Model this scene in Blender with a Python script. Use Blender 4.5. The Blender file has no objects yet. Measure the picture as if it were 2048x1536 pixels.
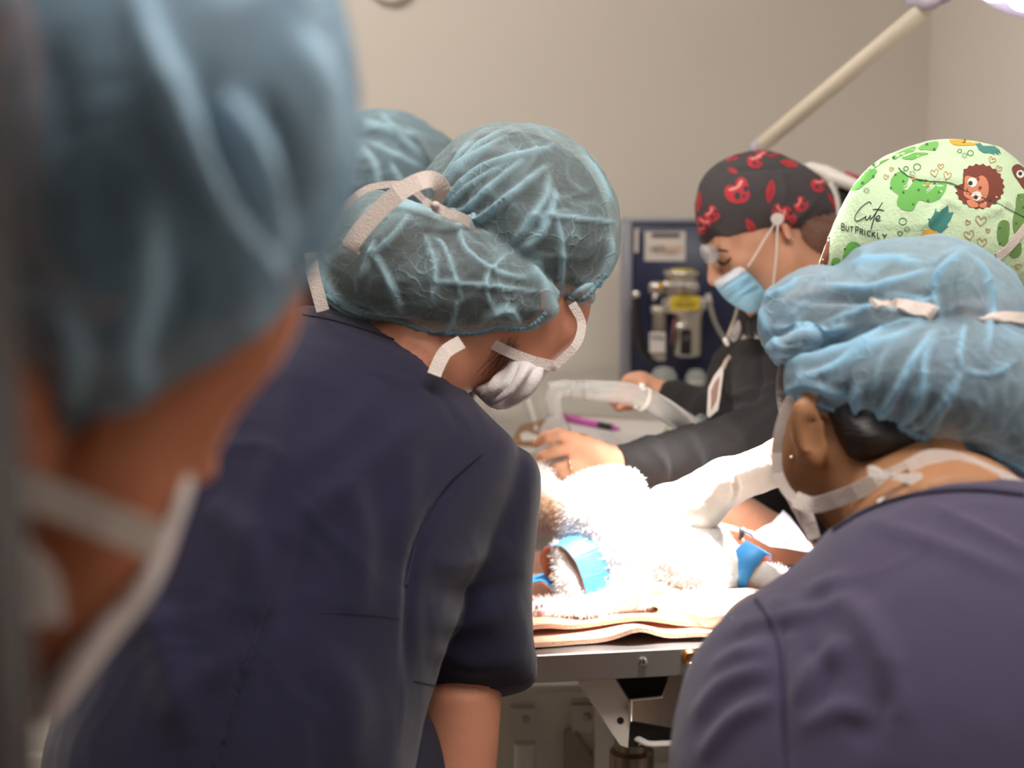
import bpy, math, random
import numpy as np
from mathutils import Vector, Matrix
from mathutils.bvhtree import BVHTree
from mathutils.geometry import delaunay_2d_cdt

# ------------------------------------------------------------------ camera, lights, exposure
FC = 2901.0                                  # focal length in pixels of the 2048 px wide frame
TH = math.radians(8.0)
CAM = np.array([0.0, 0.0, 1.5])
sc = bpy.context.scene
COL = sc.collection
cd = bpy.data.cameras.new('camera')
cam = bpy.data.objects.new('camera', cd)
COL.objects.link(cam)
cam.location = CAM
cam.rotation_euler = (math.radians(90) - TH, 0, 0)
cd.sensor_width = 36.0
cd.lens = 36.0 * FC / 2048
cd.clip_start = 0.05
cd.dof.use_dof = True
cd.dof.focus_distance = 1.60
cd.dof.aperture_fstop = 3.4
sc.camera = cam
vs = sc.view_settings
sc.display_settings.display_device = 'sRGB'
vs.view_transform = 'Standard'
vs.look = 'None'
vs.gamma = 1.0
vs.exposure = 0.0
vs.use_curve_mapping = False
wd = bpy.data.worlds.new('world')
sc.world = wd
wd.use_nodes = True
wd.node_tree.nodes['Background'].inputs[0].default_value = (0.8, 0.75, 0.7, 1)
wd.node_tree.nodes['Background'].inputs[1].default_value = 0.02
EPS = 1e-9

def s2l(c):
    c = c / 255.0
    return c / 12.92 if c <= 0.04045 else ((c + 0.055) / 1.055) ** 2.4
def rgb(r, g, b):
    return (s2l(r), s2l(g), s2l(b), 1.0)

def area_light(name, loc, target, sx, sy, power, color):
    l = bpy.data.lights.new(name, 'AREA')
    l.shape = 'RECTANGLE'
    l.size = sx
    l.size_y = sy
    l.energy = power
    l.color = color
    o = bpy.data.objects.new(name, l)
    COL.objects.link(o)
    o.location = loc
    d = Vector(target) - Vector(loc)
    o.rotation_euler = d.to_track_quat('-Z', 'Y').to_euler()
    return o
area_light('ceiling_panel_light', (-0.75, 2.35, 2.66), (-0.75, 2.35, 0), 1.15, 0.55, 17.5, (1.0, 0.945, 0.885))
area_light('ceiling_panel_light', (0.25, 0.70, 2.66), (0.25, 0.70, 0), 1.15, 0.55, 23, (1.0, 0.955, 0.915))  # unseen panel added as fill to brighten the camera side
# ------------------------------------------------------------------ frame maths
FWD = np.array([0, math.cos(TH), -math.sin(TH)])
UPV = np.array([0, math.sin(TH), math.cos(TH)])
RIGHT = np.array([1.0, 0, 0])
def W(px, py, d):
    """world point seen at frame position px, py at distance d along the view axis"""
    px = np.asarray(px, float); py = np.asarray(py, float); d = np.asarray(d, float)
    return CAM + ((px - 1024) / FC * d)[..., None] * RIGHT + (-(py - 768) / FC * d)[..., None] * UPV + d[..., None] * FWD
def PX(P):
    q = P - CAM
    d = np.maximum(q @ FWD, 0.05)
    return 1024 + (q @ RIGHT) / d * FC, 768 - (q @ UPV) / d * FC, d
def CD(x, y, z):
    """direction given as right, up, away -> world"""
    v = x * RIGHT + y * UPV + z * FWD
    return v / np.linalg.norm(v)

# ------------------------------------------------------------------ noise
def _h(i, j, k, s):
    n = (i * 374761393 + j * 668265263 + k * 2147483647 + s * 974634777) & 0xffffffff
    n = ((n ^ (n >> 13)) * 1274126177) & 0xffffffff
    n = ((n ^ (n >> 16)) * 2246822519) & 0xffffffff
    return ((n ^ (n >> 15)) & 0xffff) / 65535.0
def noise(P, s=0):
    i = np.floor(P).astype(np.int64)
    f = P - i
    f = f * f * (3 - 2 * f)
    r = 0
    for a in (0, 1):
        for b in (0, 1):
            for c in (0, 1):
                w = (f[:, 0] if a else 1 - f[:, 0]) * (f[:, 1] if b else 1 - f[:, 1]) * (f[:, 2] if c else 1 - f[:, 2])
                r = r + w * _h(i[:, 0] + a, i[:, 1] + b, i[:, 2] + c, s)
    return r
def fbm(P, s=0, o=3):
    r = 0; a = 1; t = 0
    for k in range(o):
        r = r + a * noise(P * 2 ** k, s + k); t += a; a *= .5
    return r / t
def ridged(P, s=0, p=3):
    return (1 - np.abs(2 * noise(P, s) - 1)) ** p

# ------------------------------------------------------------------ implicit shapes; each is (fn(P, px, py, d), lo, hi)
def seg(a, b, ra, rb=None):
    a = np.asarray(a, float); b = np.asarray(b, float)
    rb = ra if rb is None else rb
    ab = b - a; L2 = max(ab @ ab, 1e-12)
    def f(P, X, Y, D):
        t = np.clip(((P - a) @ ab) / L2, 0, 1)
        return np.linalg.norm(P - a - t[:, None] * ab, axis=1) - (ra + (rb - ra) * t)
    m = max(ra, rb)
    return f, np.minimum(a, b) - m, np.maximum(a, b) + m
def cp(x1, y1, d1, r1, x2, y2, d2, r2=None):
    r2 = r1 if r2 is None else r2
    return seg(W(x1, y1, d1), W(x2, y2, d2), r1 * d1 / FC, r2 * d2 / FC)
def ell(c, r, R=None):
    c = np.asarray(c, float); r = np.asarray(r, float)
    R = np.eye(3) if R is None else np.asarray(R, float)      # columns = local axes in world
    def f(P, X, Y, D):
        q = (P - c) @ R
        k0 = np.linalg.norm(q / r, axis=1)
        k1 = np.linalg.norm(q / (r * r), axis=1) + EPS
        return np.where(k0 < 1e-3, -r.min(), k0 * (k0 - 1) / k1)
    m = np.abs(R) @ r
    return f, c - m, c + m
def ep(x, y, d, rx, ry, rz, ang=0):
    """ellipsoid, radii rx ry in px, rz in metres, turned by ang degrees in the frame"""
    a = math.radians(ang)
    ex = math.cos(a) * RIGHT - math.sin(a) * UPV
    ey = math.sin(a) * RIGHT + math.cos(a) * UPV
    return ell(W(x, y, d), (rx * d / FC, ry * d / FC, rz), np.stack([ex, ey, FWD], 1))
def smooth_poly(pts, n=4, closed=True):
    p = np.asarray(pts, float); N = len(p); out = []
    for i in range(N if closed else N - 1):
        p0 = p[(i - 1) % N] if closed or i > 0 else p[i]
        p1 = p[i]; p2 = p[(i + 1) % N]
        p3 = p[(i + 2) % N] if closed or i + 2 < N else p2
        for k in range(n):
            t = k / n
            out.append(0.5 * ((2 * p1) + (-p0 + p2) * t + (2 * p0 - 5 * p1 + 4 * p2 - p3) * t * t + (-p0 + 3 * p1 - 3 * p2 + p3) * t ** 3))
    if not closed: out.append(p[-1])
    return np.array(out)
def pdist(x, y, poly, signed=True):
    """distance to a 2-D outline, positive inside"""
    a = poly; b = np.roll(poly, -1, 0)
    if not signed: a = poly[:-1]; b = poly[1:]
    best = np.full(x.shape, 1e18); ins = np.zeros(x.shape, bool)
    for (ax, ay), (bx, by) in zip(a, b):
        dx, dy = bx - ax, by - ay
        t = np.clip(((x - ax) * dx + (y - ay) * dy) / (dx * dx + dy * dy + EPS), 0, 1)
        best = np.minimum(best, (x - ax - t * dx) ** 2 + (y - ay - t * dy) ** 2)
        if signed and ay != by:
            c = ((ay > y) != (by > y)) & (x < (bx - ax) * (y - ay) / (by - ay) + ax)
            ins ^= c
    best = np.sqrt(best)
    return np.where(ins, best, -best) if signed else best
def pil(pts, d, T, n=4, g=(0, 0), bend=None):
    """rounded body with the given outline; T = half thickness in m, d = distance of its middle, g = slope of d per px"""
    poly = smooth_poly(pts, n) if n > 1 else np.asarray(pts, float)
    lo = poly.min(0); hi = poly.max(0); cs = max(hi - lo) / 70.0
    lo = lo - 3 * cs; hi = hi + 3 * cs
    nx, ny = (np.ceil((hi - lo) / cs).astype(int) + 1)
    gx, gy = np.meshgrid(lo[0] + np.arange(nx) * cs, lo[1] + np.arange(ny) * cs, indexing='ij')
    D = pdist(gx.ravel(), gy.ravel(), poly).reshape(nx, ny)
    ins = D > 0
    u = np.zeros((nx, ny)); c2 = cs * cs
    u[ins] = D[ins] * D.max()
    for _ in range(2200):
        v = u.copy()
        v[1:-1, 1:-1] = 0.25 * (u[2:, 1:-1] + u[:-2, 1:-1] + u[1:-1, 2:] + u[1:-1, :-2] + c2)
        v[~ins] = 0
        u = v
    umax = u.max(); Rm = D.max()
    ok = D > 1.6 * cs
    ratio = np.where(ok, u / np.maximum(D, EPS), 0.0)
    have = ok.astype(float)
    for _ in range(14):
        s = np.zeros_like(ratio); w = np.zeros_like(ratio)
        for dx, dy in ((1, 0), (-1, 0), (0, 1), (0, -1)):
            s += np.roll(ratio * have, (dx, dy), (0, 1)); w += np.roll(have, (dx, dy), (0, 1))
        new = (have == 0) & (w > 0)
        ratio[new] = s[new] / w[new]; have[new] = 1
    ratio[have == 0] = ratio[have > 0].mean()
    cx, cy = poly.mean(0)
    def dm(X, Y):
        z = d + (X - cx) * g[0] + (Y - cy) * g[1]
        if bend is not None: z = z + bend(X, Y)
        return z
    def f(P, X, Y, Dp):
        fx = np.clip((X - lo[0]) / cs, 0, nx - 1.001); fy = np.clip((Y - lo[1]) / cs, 0, ny - 1.001)
        i = fx.astype(int); j = fy.astype(int); a = fx - i; b = fy - j
        r = ratio[i, j] * (1 - a) * (1 - b) + ratio[i + 1, j] * a * (1 - b) + ratio[i, j + 1] * (1 - a) * b + ratio[i + 1, j + 1] * a * b
        sd = pdist(X, Y, poly)
        m = d / FC
        q = r * sd / umax                                    # 1 in the middle, 0 on the outline
        z = (Dp - dm(X, Y)) / T
        val = z * z - q
        Rmm = Rm * m
        gz = 2 * np.abs(z) / T
        gxy = np.clip(r / umax / m, 0.3 / Rmm, 6 / Rmm)
        return val / np.sqrt(gz ** 2 + gxy ** 2 + (0.5 / max(T, Rmm)) ** 2)
    f.polys = [poly]
    cs4 = [W(x, y, z) for x in (lo[0], hi[0]) for y in (lo[1], hi[1]) for z0 in (-T, T) for z in (dm(np.float64(x), np.float64(y)) + z0,)]
    cs4 = np.array(cs4)
    return f, cs4.min(0), cs4.max(0)
def smin(a, b, k):
    if k <= 0: return np.minimum(a, b)
    h = np.clip(0.5 + 0.5 * (b - a) / k, 0, 1)
    return b * (1 - h) + a * h - k * h * (1 - h)
def field(items):
    """items: prim, or (prim, k), or (prim, k, 'cut')"""
    it = []
    for p in items:
        if callable(p[0]) and len(p) == 3 and not isinstance(p[2], str): it.append((p, 0.01, 'add'))
        elif len(p) == 2: it.append((p[0], p[1], 'add'))
        else: it.append(p)
    lo = np.min([p[0][1] for p in it if p[2] == 'add'], 0)
    hi = np.max([p[0][2] for p in it if p[2] == 'add'], 0)
    def f(P, X, Y, D):
        r = None
        for (pf, plo, phi), k, op in it:
            if r is None: r = pf(P, X, Y, D); continue
            if len(P) > 3000:                                  # far boxes need no exact value
                m = 3 * k + 0.02
                near = np.all((P > plo - m) & (P < phi + m), 1)
                if op == 'add':
                    g = np.maximum(np.linalg.norm(np.maximum(np.maximum(plo - P, P - phi), 0), axis=1), m * .5)
                    g[~near] = np.maximum(g[~near], m * .6)
                else:
                    g = np.full(len(P), 1.0)
                if near.any(): g[near] = pf(P[near], X[near], Y[near], D[near])
            else: g = pf(P, X, Y, D)
            r = smin(r, g, k) if op == 'add' else -smin(-r, g, k)
        return r
    f.polys = [q for (p, k, op) in it for q in getattr(p[0], 'polys', [])]
    return f, lo, hi
def grow(F, off):
    f, lo, hi = F
    g = lambda P, X, Y, D: f(P, X, Y, D) - off
    g.polys = getattr(f, 'polys', [])
    return g, lo - max(off, 0), hi + max(off, 0)
def tuck(V, F, dmid=9, margin=7, off=.007, far=.012, reach=.08, polys=0):
    if polys == 0: polys = F[0].polys or None
    f = F[0]; X, Y, D = PX(V); ins = np.zeros(len(V), bool)
    if polys is None: ins[:] = True
    else:
        for p in polys: ins |= pdist(X, Y, p) > margin
    i = np.where(ins)[0]; v = f(V[i], X[i], Y[i], D[i])
    m = (v > -off) & (v < reach) & ~((D[i] > dmid) & (v > far))
    i = i[m]; P = V[i].copy()
    for _ in range(5):
        v = f(P, *PX(P)); g = np.zeros_like(P)
        for c in range(3):
            q = P.copy(); q[:, c] += 1e-3; g[:, c] = (f(q, *PX(q)) - v) * 1e3
        n2 = (g * g).sum(1); st = np.maximum(v + off, 0) / np.maximum(n2, .3)
        P -= g * st[:, None]
    V = V.copy(); V[i] = P
    return V
def inside(F, C, off):
    f, lo, hi = F; c = C[0]
    return (lambda P, X, Y, D: np.maximum(f(P, X, Y, D), c(P, X, Y, D) + off)), np.maximum(lo, C[1]), np.minimum(hi, C[2])
def cutplane(F, p, n):
    """keep the side of the plane that n points away from"""
    f, lo, hi = F; p = np.asarray(p, float); n = np.asarray(n, float)
    return (lambda P, X, Y, D: np.maximum(f(P, X, Y, D), (P - p) @ n)), lo, hi

_C8 = np.array([(a, b, c) for a in (0, 1) for b in (0, 1) for c in (0, 1)])
def _key(i): 
    return (i[:, 0] + 4096) * 67108864 + (i[:, 1] + 4096) * 8192 + (i[:, 2] + 4096)
def surf(F, h, smooth=2, slack=1.7):
    f, lo, hi = F
    ev = lambda P: f(P, *PX(P))
    L = 4; H = h * 2 ** L
    lo = lo - 2 * h
    n = np.ceil((hi + 2 * h - lo) / H).astype(int) + 1
    c = np.stack(np.meshgrid(*[np.arange(m) for m in n], indexing='ij'), -1).reshape(-1, 3)
    size = H
    for lev in range(L + 1):
        P = lo + (c + 0.5) * size
        v = ev(P)
        c = c[np.abs(v) < size * 0.866 * slack + h]
        if lev < L:
            c = (c[:, None, :] * 2 + _C8[None]).reshape(-1, 3); size /= 2
    ck = _key(c); o = np.argsort(ck); c = c[o]; ck = ck[o]
    cor = (c[:, None, :] + _C8[None]).reshape(-1, 3)
    kk = _key(cor); uk, idx = np.unique(kk, return_index=True)
    val = ev(lo + cor[idx] * h)
    inv = np.searchsorted(uk, kk)
    V8 = val[inv].reshape(-1, 8)
    S = V8 < 0
    act = S.any(1) & ~S.all(1)
    vid = np.full(len(c), -1); vid[act] = np.arange(act.sum())
    A = V8[act]; acc = np.zeros((len(A), 3)); cnt = np.zeros(len(A))
    for i in range(8):
        for j in range(i + 1, 8):
            if np.abs(_C8[i] - _C8[j]).sum() != 1: continue
            m = (A[:, i] < 0) != (A[:, j] < 0)
            t = A[m, i] / (A[m, i] - A[m, j])
            acc[m] += _C8[i] + t[:, None] * (_C8[j] - _C8[i]); cnt[m] += 1
    verts = lo + (c[act] + acc / cnt[:, None]) * h
    faces = []
    ca = c[act]; va = np.arange(len(ca)); Sa = S[act]
    def look(cc):
        k = _key(cc); p = np.clip(np.searchsorted(ck, k), 0, len(ck) - 1)
        return np.where(ck[p] == k, vid[p], -1)
    for ax, (e1, e2), ci in ((0, (1, 2), 4), (1, (2, 0), 2), (2, (0, 1), 1)):
        s0 = Sa[:, 0]; s1 = Sa[:, ci]
        m = s0 != s1
        cc = ca[m]; d1 = np.zeros(3, int); d1[e1] = 1; d2 = np.zeros(3, int); d2[e2] = 1
        q = np.stack([va[m], look(cc - d1), look(cc - d1 - d2), look(cc - d2)], 1)
        fl = s0[m]; good = (q >= 0).all(1)
        q = q[good]; fl = fl[good]
        q[~fl] = q[~fl][:, ::-1]
        faces.append(q)
    faces = np.concatenate(faces)
    verts = relax(verts, faces, smooth)
    return verts, faces
def relax(V, Fq, it, lam=0.5):
    if it <= 0: return V
    e = np.concatenate([Fq[:, [0, 1]], Fq[:, [1, 2]], Fq[:, [2, 3]], Fq[:, [3, 0]]])
    for k in range(it):
        s = np.zeros_like(V); n = np.zeros(len(V))
        for c in range(3):
            s[:, c] = np.bincount(e[:, 0], V[e[:, 1], c], len(V)) + np.bincount(e[:, 1], V[e[:, 0], c], len(V))
        n = np.bincount(e[:, 0], minlength=len(V)) + np.bincount(e[:, 1], minlength=len(V))
        V = V + lam * (s / np.maximum(n, 1)[:, None] - V)
    return V
def normals(V, Fq):
    a = V[Fq[:, 2]] - V[Fq[:, 0]]; b = V[Fq[:, 3]] - V[Fq[:, 1]]
    n = np.cross(a, b); N = np.zeros_like(V)
    for k in range(4):
        for c in range(3): N[:, c] += np.bincount(Fq[:, k], n[:, c], len(V))
    return N / (np.linalg.norm(N, axis=1)[:, None] + EPS)
def facing(V, N):
    v = CAM - V
    v /= np.linalg.norm(v, axis=1)[:, None]
    return (N * v).sum(1)
def folds(V, N, lines, front=True):
    """lines: (points px, width px, height m); returns displacement and mask"""
    X, Y, D = PX(V); disp = np.zeros(len(V)); mask = np.zeros(len(V))
    fm = np.clip(facing(V, N) * 4, 0, 1) if front else 1.0
    for pts, w, hgt in lines:
        pl = smooth_poly(pts, 5, False)
        lo = pl.min(0) - 3 * w; hi = pl.max(0) + 3 * w
        s = (X > lo[0]) & (X < hi[0]) & (Y > lo[1]) & (Y < hi[1])
        if not s.any(): continue
        best = np.full(s.sum(), 1e18); par = np.zeros(s.sum()); n = len(pl) - 1
        x = X[s]; y = Y[s]
        for i in range(n):
            dx, dy = pl[i + 1] - pl[i]
            t = np.clip(((x - pl[i, 0]) * dx + (y - pl[i, 1]) * dy) / (dx * dx + dy * dy + EPS), 0, 1)
            dd = (x - pl[i, 0] - t * dx) ** 2 + (y - pl[i, 1] - t * dy) ** 2
            b = dd < best; best[b] = dd[b]; par[b] = (i + t[b]) / n
        tap = np.clip(np.sin(np.clip(par, 0.02, 0.98) * math.pi), 0, 1) ** 0.6
        g = np.exp(-best / (w * w)) * tap * (fm[s] if front else 1)
        disp[s] += g * hgt; mask[s] = np.maximum(mask[s], g * np.sign(hgt))
    return disp, mask

# ------------------------------------------------------------------ meshes and objects
def link(name, V, Fc, mats, parent=None, loc=None, fmat=None, attr=None, smooth=True):
    """one mesh object from world coordinates"""
    V = np.asarray(V, float)
    if loc is None:
        loc = np.array(parent['_loc'][:]) if parent is not None else np.array([(V[:, 0].min() + V[:, 0].max()) / 2, (V[:, 1].min() + V[:, 1].max()) / 2, V[:, 2].min()])
    loc = np.asarray(loc, float)
    me = bpy.data.meshes.new(name)
    Vl = (V - loc).astype(np.float32)
    if isinstance(Fc, np.ndarray) and Fc.ndim == 2:
        n = Fc.shape[1]
        me.vertices.add(len(Vl)); me.vertices.foreach_set('co', Vl.ravel())
        me.loops.add(Fc.size); me.loops.foreach_set('vertex_index', Fc.astype(np.int32).ravel())
        me.polygons.add(len(Fc)); me.polygons.foreach_set('loop_start', np.arange(0, Fc.size, n, dtype=np.int32))
        me.update(calc_edges=True)
    else:
        me.from_pydata([tuple(v) for v in Vl], [], [tuple(int(i) for i in f) for f in Fc])
    for m in (mats if isinstance(mats, (list, tuple)) else [mats]): me.materials.append(m)
    if fmat is not None: me.polygons.foreach_set('material_index', np.asarray(fmat, np.int32))
    if smooth is True: me.polygons.foreach_set('use_smooth', np.ones(len(me.polygons), bool))
    for k, a in (attr or {}).items():
        at = me.attributes.new(k, 'FLOAT', 'POINT'); at.data.foreach_set('value', np.asarray(a, np.float32))
    me.update()
    if smooth == 'auto':
        me.polygons.foreach_set('use_smooth', np.ones(len(me.polygons), bool))
        me.set_sharp_from_angle(angle=math.radians(38))
    o = bpy.data.objects.new(name, me)
    COL.objects.link(o)
    o['_loc'] = [float(x) for x in loc]
    if parent is not None:
        o.parent = parent
        o.location = loc - np.array(parent['_loc'][:])
    else: o.location = loc
    return o
def refit(o, V, Fq, *tucks):
    for t in tucks: V = tuck(V, *t[:1], **t[1])
    V = relax(V, Fq, 1, .3)
    o.data.vertices.foreach_set('co', (V - np.array(o['_loc'][:])).astype(np.float32).ravel()); o.data.update()
    return V
def onto(o, mb, mats, smooth=False):
    """lays a flat print or stitched seam into the mesh of its garment"""
    if not mb.V: return
    me = o.data; n = len(me.vertices); co = np.zeros(n * 3, np.float32); me.vertices.foreach_get('co', co); co = co.reshape(-1, 3)
    V2 = np.concatenate(mb.V) - np.array(o['_loc'][:]); nm = len(me.materials)
    fc = [tuple(p.vertices) for p in me.polygons]; mi = [p.material_index for p in me.polygons]
    fold = None
    if 'fold' in me.attributes:
        fold = np.zeros(n, np.float32); me.attributes['fold'].data.foreach_get('value', fold)
    ms = list(me.materials) + list(mats)
    new = bpy.data.meshes.new(me.name); new.from_pydata([tuple(v) for v in np.concatenate([co, V2])], [], fc + [tuple(i + n for i in f) for f in mb.F])
    for m in ms: new.materials.append(m)
    new.polygons.foreach_set('material_index', np.array(mi + [m + nm for m in mb.M], np.int32))
    new.polygons.foreach_set('use_smooth', np.array([True] * len(fc) + [smooth] * len(mb.F)))
    o.data = new
def tag(o, label=None, cat=None, group=None, kind=None):
    for k, v in (('label', label), ('category', cat), ('group', group), ('kind', kind)):
        if v: o[k] = v
    return o
def empty(name, loc, label, cat, group=None):
    o = bpy.data.objects.new(name, None); COL.objects.link(o)
    o.location = loc; o['_loc'] = [float(x) for x in loc]; o.empty_display_size = .05
    return tag(o, label, cat, group)
class MB:
    """collects shapes for ONE mesh object"""
    def __init__(s): s.V = []; s.F = []; s.M = []; s.n = 0
    def add(s, V, F, m=0):
        V = np.asarray(V, float); s.V.append(V); s.F += [tuple(int(i) + s.n for i in f) for f in F]; s.M += [m] * len(F); s.n += len(V); return s
    def build(s, name, mats, parent=None, loc=None, smooth='auto'):
        return link(name, np.concatenate(s.V), s.F, mats, parent, loc, s.M, smooth=smooth)
def box(lo, hi, bev=0.0, R=None, c=None):
    """box with chamfered edges"""
    lo = np.array(lo, float); hi = np.array(hi, float)
    ctr = (lo + hi) / 2; hx = (hi - lo) / 2; b = min(bev, hx.min() * .9)
    if b <= 0:
        V = np.array([[sx, sy, sz] for sx in (-1, 1) for sy in (-1, 1) for sz in (-1, 1)]) * hx
        F = [(0, 1, 3, 2), (4, 6, 7, 5), (0, 4, 5, 1), (2, 3, 7, 6), (0, 2, 6, 4), (1, 5, 7, 3)]
    else:
        V = []; idx = {}
        for sx in (-1, 1):
            for sy in (-1, 1):
                for sz in (-1, 1):
                    s = np.array([sx, sy, sz])
                    for a in range(3):
                        p = s * (hx - b); p[a] = s[a] * hx[a]
                        idx[(sx, sy, sz, a)] = len(V); V.append(p)
        V = np.array(V); F = []
        for a in range(3):
            o1, o2 = [(1, 2), (2, 0), (0, 1)][a]
            for sg in (-1, 1):
                q = []
                for u, v in ((-1, -1), (1, -1), (1, 1), (-1, 1)):
                    s = [0, 0, 0]; s[a] = sg; s[o1] = u; s[o2] = v; q.append(idx[(*s, a)])
                F.append(tuple(q if sg > 0 else q[::-1]))
            for u in (-1, 1):
                for v in (-1, 1):
                    q = []
                    for t, aa in ((-1, o1), (1, o1), (1, o2), (-1, o2)):
                        s = [0, 0, 0]; s[a] = t; s[o1] = u; s[o2] = v; q.append(idx[(*s, aa)])
                    F.append(tuple(q if u * v < 0 else q[::-1]))
        for sx in (-1, 1):
            for sy in (-1, 1):
                for sz in (-1, 1):
                    q = [idx[(sx, sy, sz, a)] for a in range(3)]
                    F.append(tuple(q if sx * sy * sz > 0 else q[::-1]))
    if R is not None: V = V @ np.asarray(R, float).T
    return V + (ctr if c is None else np.asarray(c, float)), F
def frame_of(t, ref=None):
    t = t / (np.linalg.norm(t) + EPS)
    r = np.array([0, 0, 1.0]) if ref is None else np.asarray(ref, float)
    if abs(t @ r) > .95: r = np.array([0, 1.0, 0.1])
    x = np.cross(r, t); x /= np.linalg.norm(x) + EPS
    return x, np.cross(t, x)
def tube(pts, rad, n=12, caps=True, flat=1.0, ref=None):
    """sweep; rad scalar or list; flat squeezes the second axis"""
    pts = np.asarray(pts, float); N = len(pts)
    rad = np.full(N, rad, float) if np.isscalar(rad) else np.asarray(rad, float)
    V = []; x = None
    for i in range(N):
        t = pts[min(i + 1, N - 1)] - pts[max(i - 1, 0)]
        t = t / (np.linalg.norm(t) + EPS)
        rr = ref[i] if ref is not None and np.ndim(ref) == 2 else ref
        if x is None or rr is not None: x, y = frame_of(t, rr)
        else:
            x = x - (x @ t) * t; x /= np.linalg.norm(x) + EPS; y = np.cross(t, x)
        for k in range(n):
            a = 2 * math.pi * k / n
            V.append(pts[i] + rad[i] * (math.cos(a) * x + flat * math.sin(a) * y))
    F = [(i * n + k, i * n + (k + 1) % n, (i + 1) * n + (k + 1) % n, (i + 1) * n + k) for i in range(N - 1) for k in range(n)]
    if caps: F += [tuple(range(n))[::-1], tuple((N - 1) * n + k for k in range(n))]
    return np.array(V), F
def band(pts, width, thick, nrm):
    """flat strap; nrm = face normal(s)"""
    pts = np.asarray(pts, float); N = len(pts)
    wd_ = np.full(N, width, float) if np.isscalar(width) else np.asarray(width, float)
    V = []
    for i in range(N):
        t = pts[min(i + 1, N - 1)] - pts[max(i - 1, 0)]; t /= np.linalg.norm(t) + EPS
        nn = np.asarray(nrm[i] if np.ndim(nrm) == 2 else nrm, float); nn = nn - (nn @ t) * t; nn /= np.linalg.norm(nn) + EPS
        s = np.cross(t, nn)
        for a, b in ((-1, -1), (1, -1), (1, 1), (-1, 1)): V.append(pts[i] + s * a * wd_[i] / 2 + nn * b * thick / 2)
    F = [(i * 4 + k, i * 4 + (k + 1) % 4, (i + 1) * 4 + (k + 1) % 4, (i + 1) * 4 + k) for i in range(N - 1) for k in range(4)]
    F += [(3, 2, 1, 0), tuple((N - 1) * 4 + k for k in range(4))]
    return np.array(V), F
def lathe(base, axis, prof, n=32, ref=None):
    """prof: (radius, height) pairs along axis"""
    axis = np.asarray(axis, float); axis /= np.linalg.norm(axis)
    x, y = frame_of(axis, ref); V = []
    for r, z in prof:
        for k in range(n):
            a = 2 * math.pi * k / n
            V.append(np.asarray(base) + axis * z + r * (math.cos(a) * x + math.sin(a) * y))
    N = len(prof)
    F = [(i * n + k, i * n + (k + 1) % n, (i + 1) * n + (k + 1) % n, (i + 1) * n + k) for i in range(N - 1) for k in range(n)]
    F += [tuple(range(n))[::-1], tuple((N - 1) * n + k for k in range(n))]
    return np.array(V), F
def curve3(pts, n=6):
    return smooth_poly(pts, n, False)
class Skin:
    """a built surface that prints, seams and straps are laid on"""
    def __init__(s, V, Fq):
        s.t = BVHTree.FromPolygons([tuple(v) for v in V], [tuple(int(i) for i in f) for f in Fq])
    def hit(s, x, y, off=0.0006, dflt=None):
        o = Vector(CAM); d = Vector(W(x, y, 1.0) - CAM).normalized()
        loc, nrm, i, dist = s.t.ray_cast(o, d)
        if loc is None: return None
        n = np.array(nrm)
        if n @ np.array(d) > 0: n = -n
        return np.array(loc) + n * off, n
def on_skin(sk, pts, off=0.0008, sm=5):
    pl = smooth_poly(pts, sm, False) if sm > 1 else np.asarray(pts, float)
    P = []; N = []
    for x, y in pl:
        h = sk.hit(x, y, off)
        if h is not None: P.append(h[0]); N.append(h[1])
    return (np.array(P), np.array(N)) if len(P) > 1 else (None, None)
def decal_line(mb, sk, pts, w, m=0, off=0.0006, thick=0.0004, sm=5):
    P, N = on_skin(sk, pts, off, sm)
    if P is None: return
    d = np.linalg.norm(P.mean(0) - CAM)
    mb.add(*band(P, w * d / FC, thick, N), m)
def decal_fill(mb, sk, outline, m=0, off=0.0005, step=6.0, sm=4):
    pl = smooth_poly(outline, sm) if sm > 1 else np.asarray(outline, float)
    lo = pl.min(0); hi = pl.max(0)
    gx, gy = np.meshgrid(np.arange(lo[0] + step / 2, hi[0], step), np.arange(lo[1] + step / 2, hi[1], step))
    gx = gx.ravel(); gy = gy.ravel()
    if len(gx):
        k = pdist(gx, gy, pl) > step * .35
        inner = np.stack([gx[k], gy[k]], 1)
    else: inner = np.zeros((0, 2))
    allp = np.concatenate([pl, inner]); n = len(pl)
    r = delaunay_2d_cdt([Vector(p) for p in allp], [(i, (i + 1) % n) for i in range(n)], [], 0, 1e-4)
    v2 = r[0]; tri = r[2]
    cen = np.array([[sum(v2[i].x for i in t) / len(t), sum(v2[i].y for i in t) / len(t)] for t in tri])
    keep = pdist(cen[:, 0], cen[:, 1], pl) > 0
    V = []; ok = []
    for v in v2:
        h = sk.hit(v.x, v.y, off)
        ok.append(h is not None); V.append(h[0] if h is not None else np.zeros(3))
    F = [tuple(t)[::-1] for t, k in zip(tri, keep) if k and all(ok[i] for i in t)]
    if F: mb.add(np.array(V), F, m)

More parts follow.
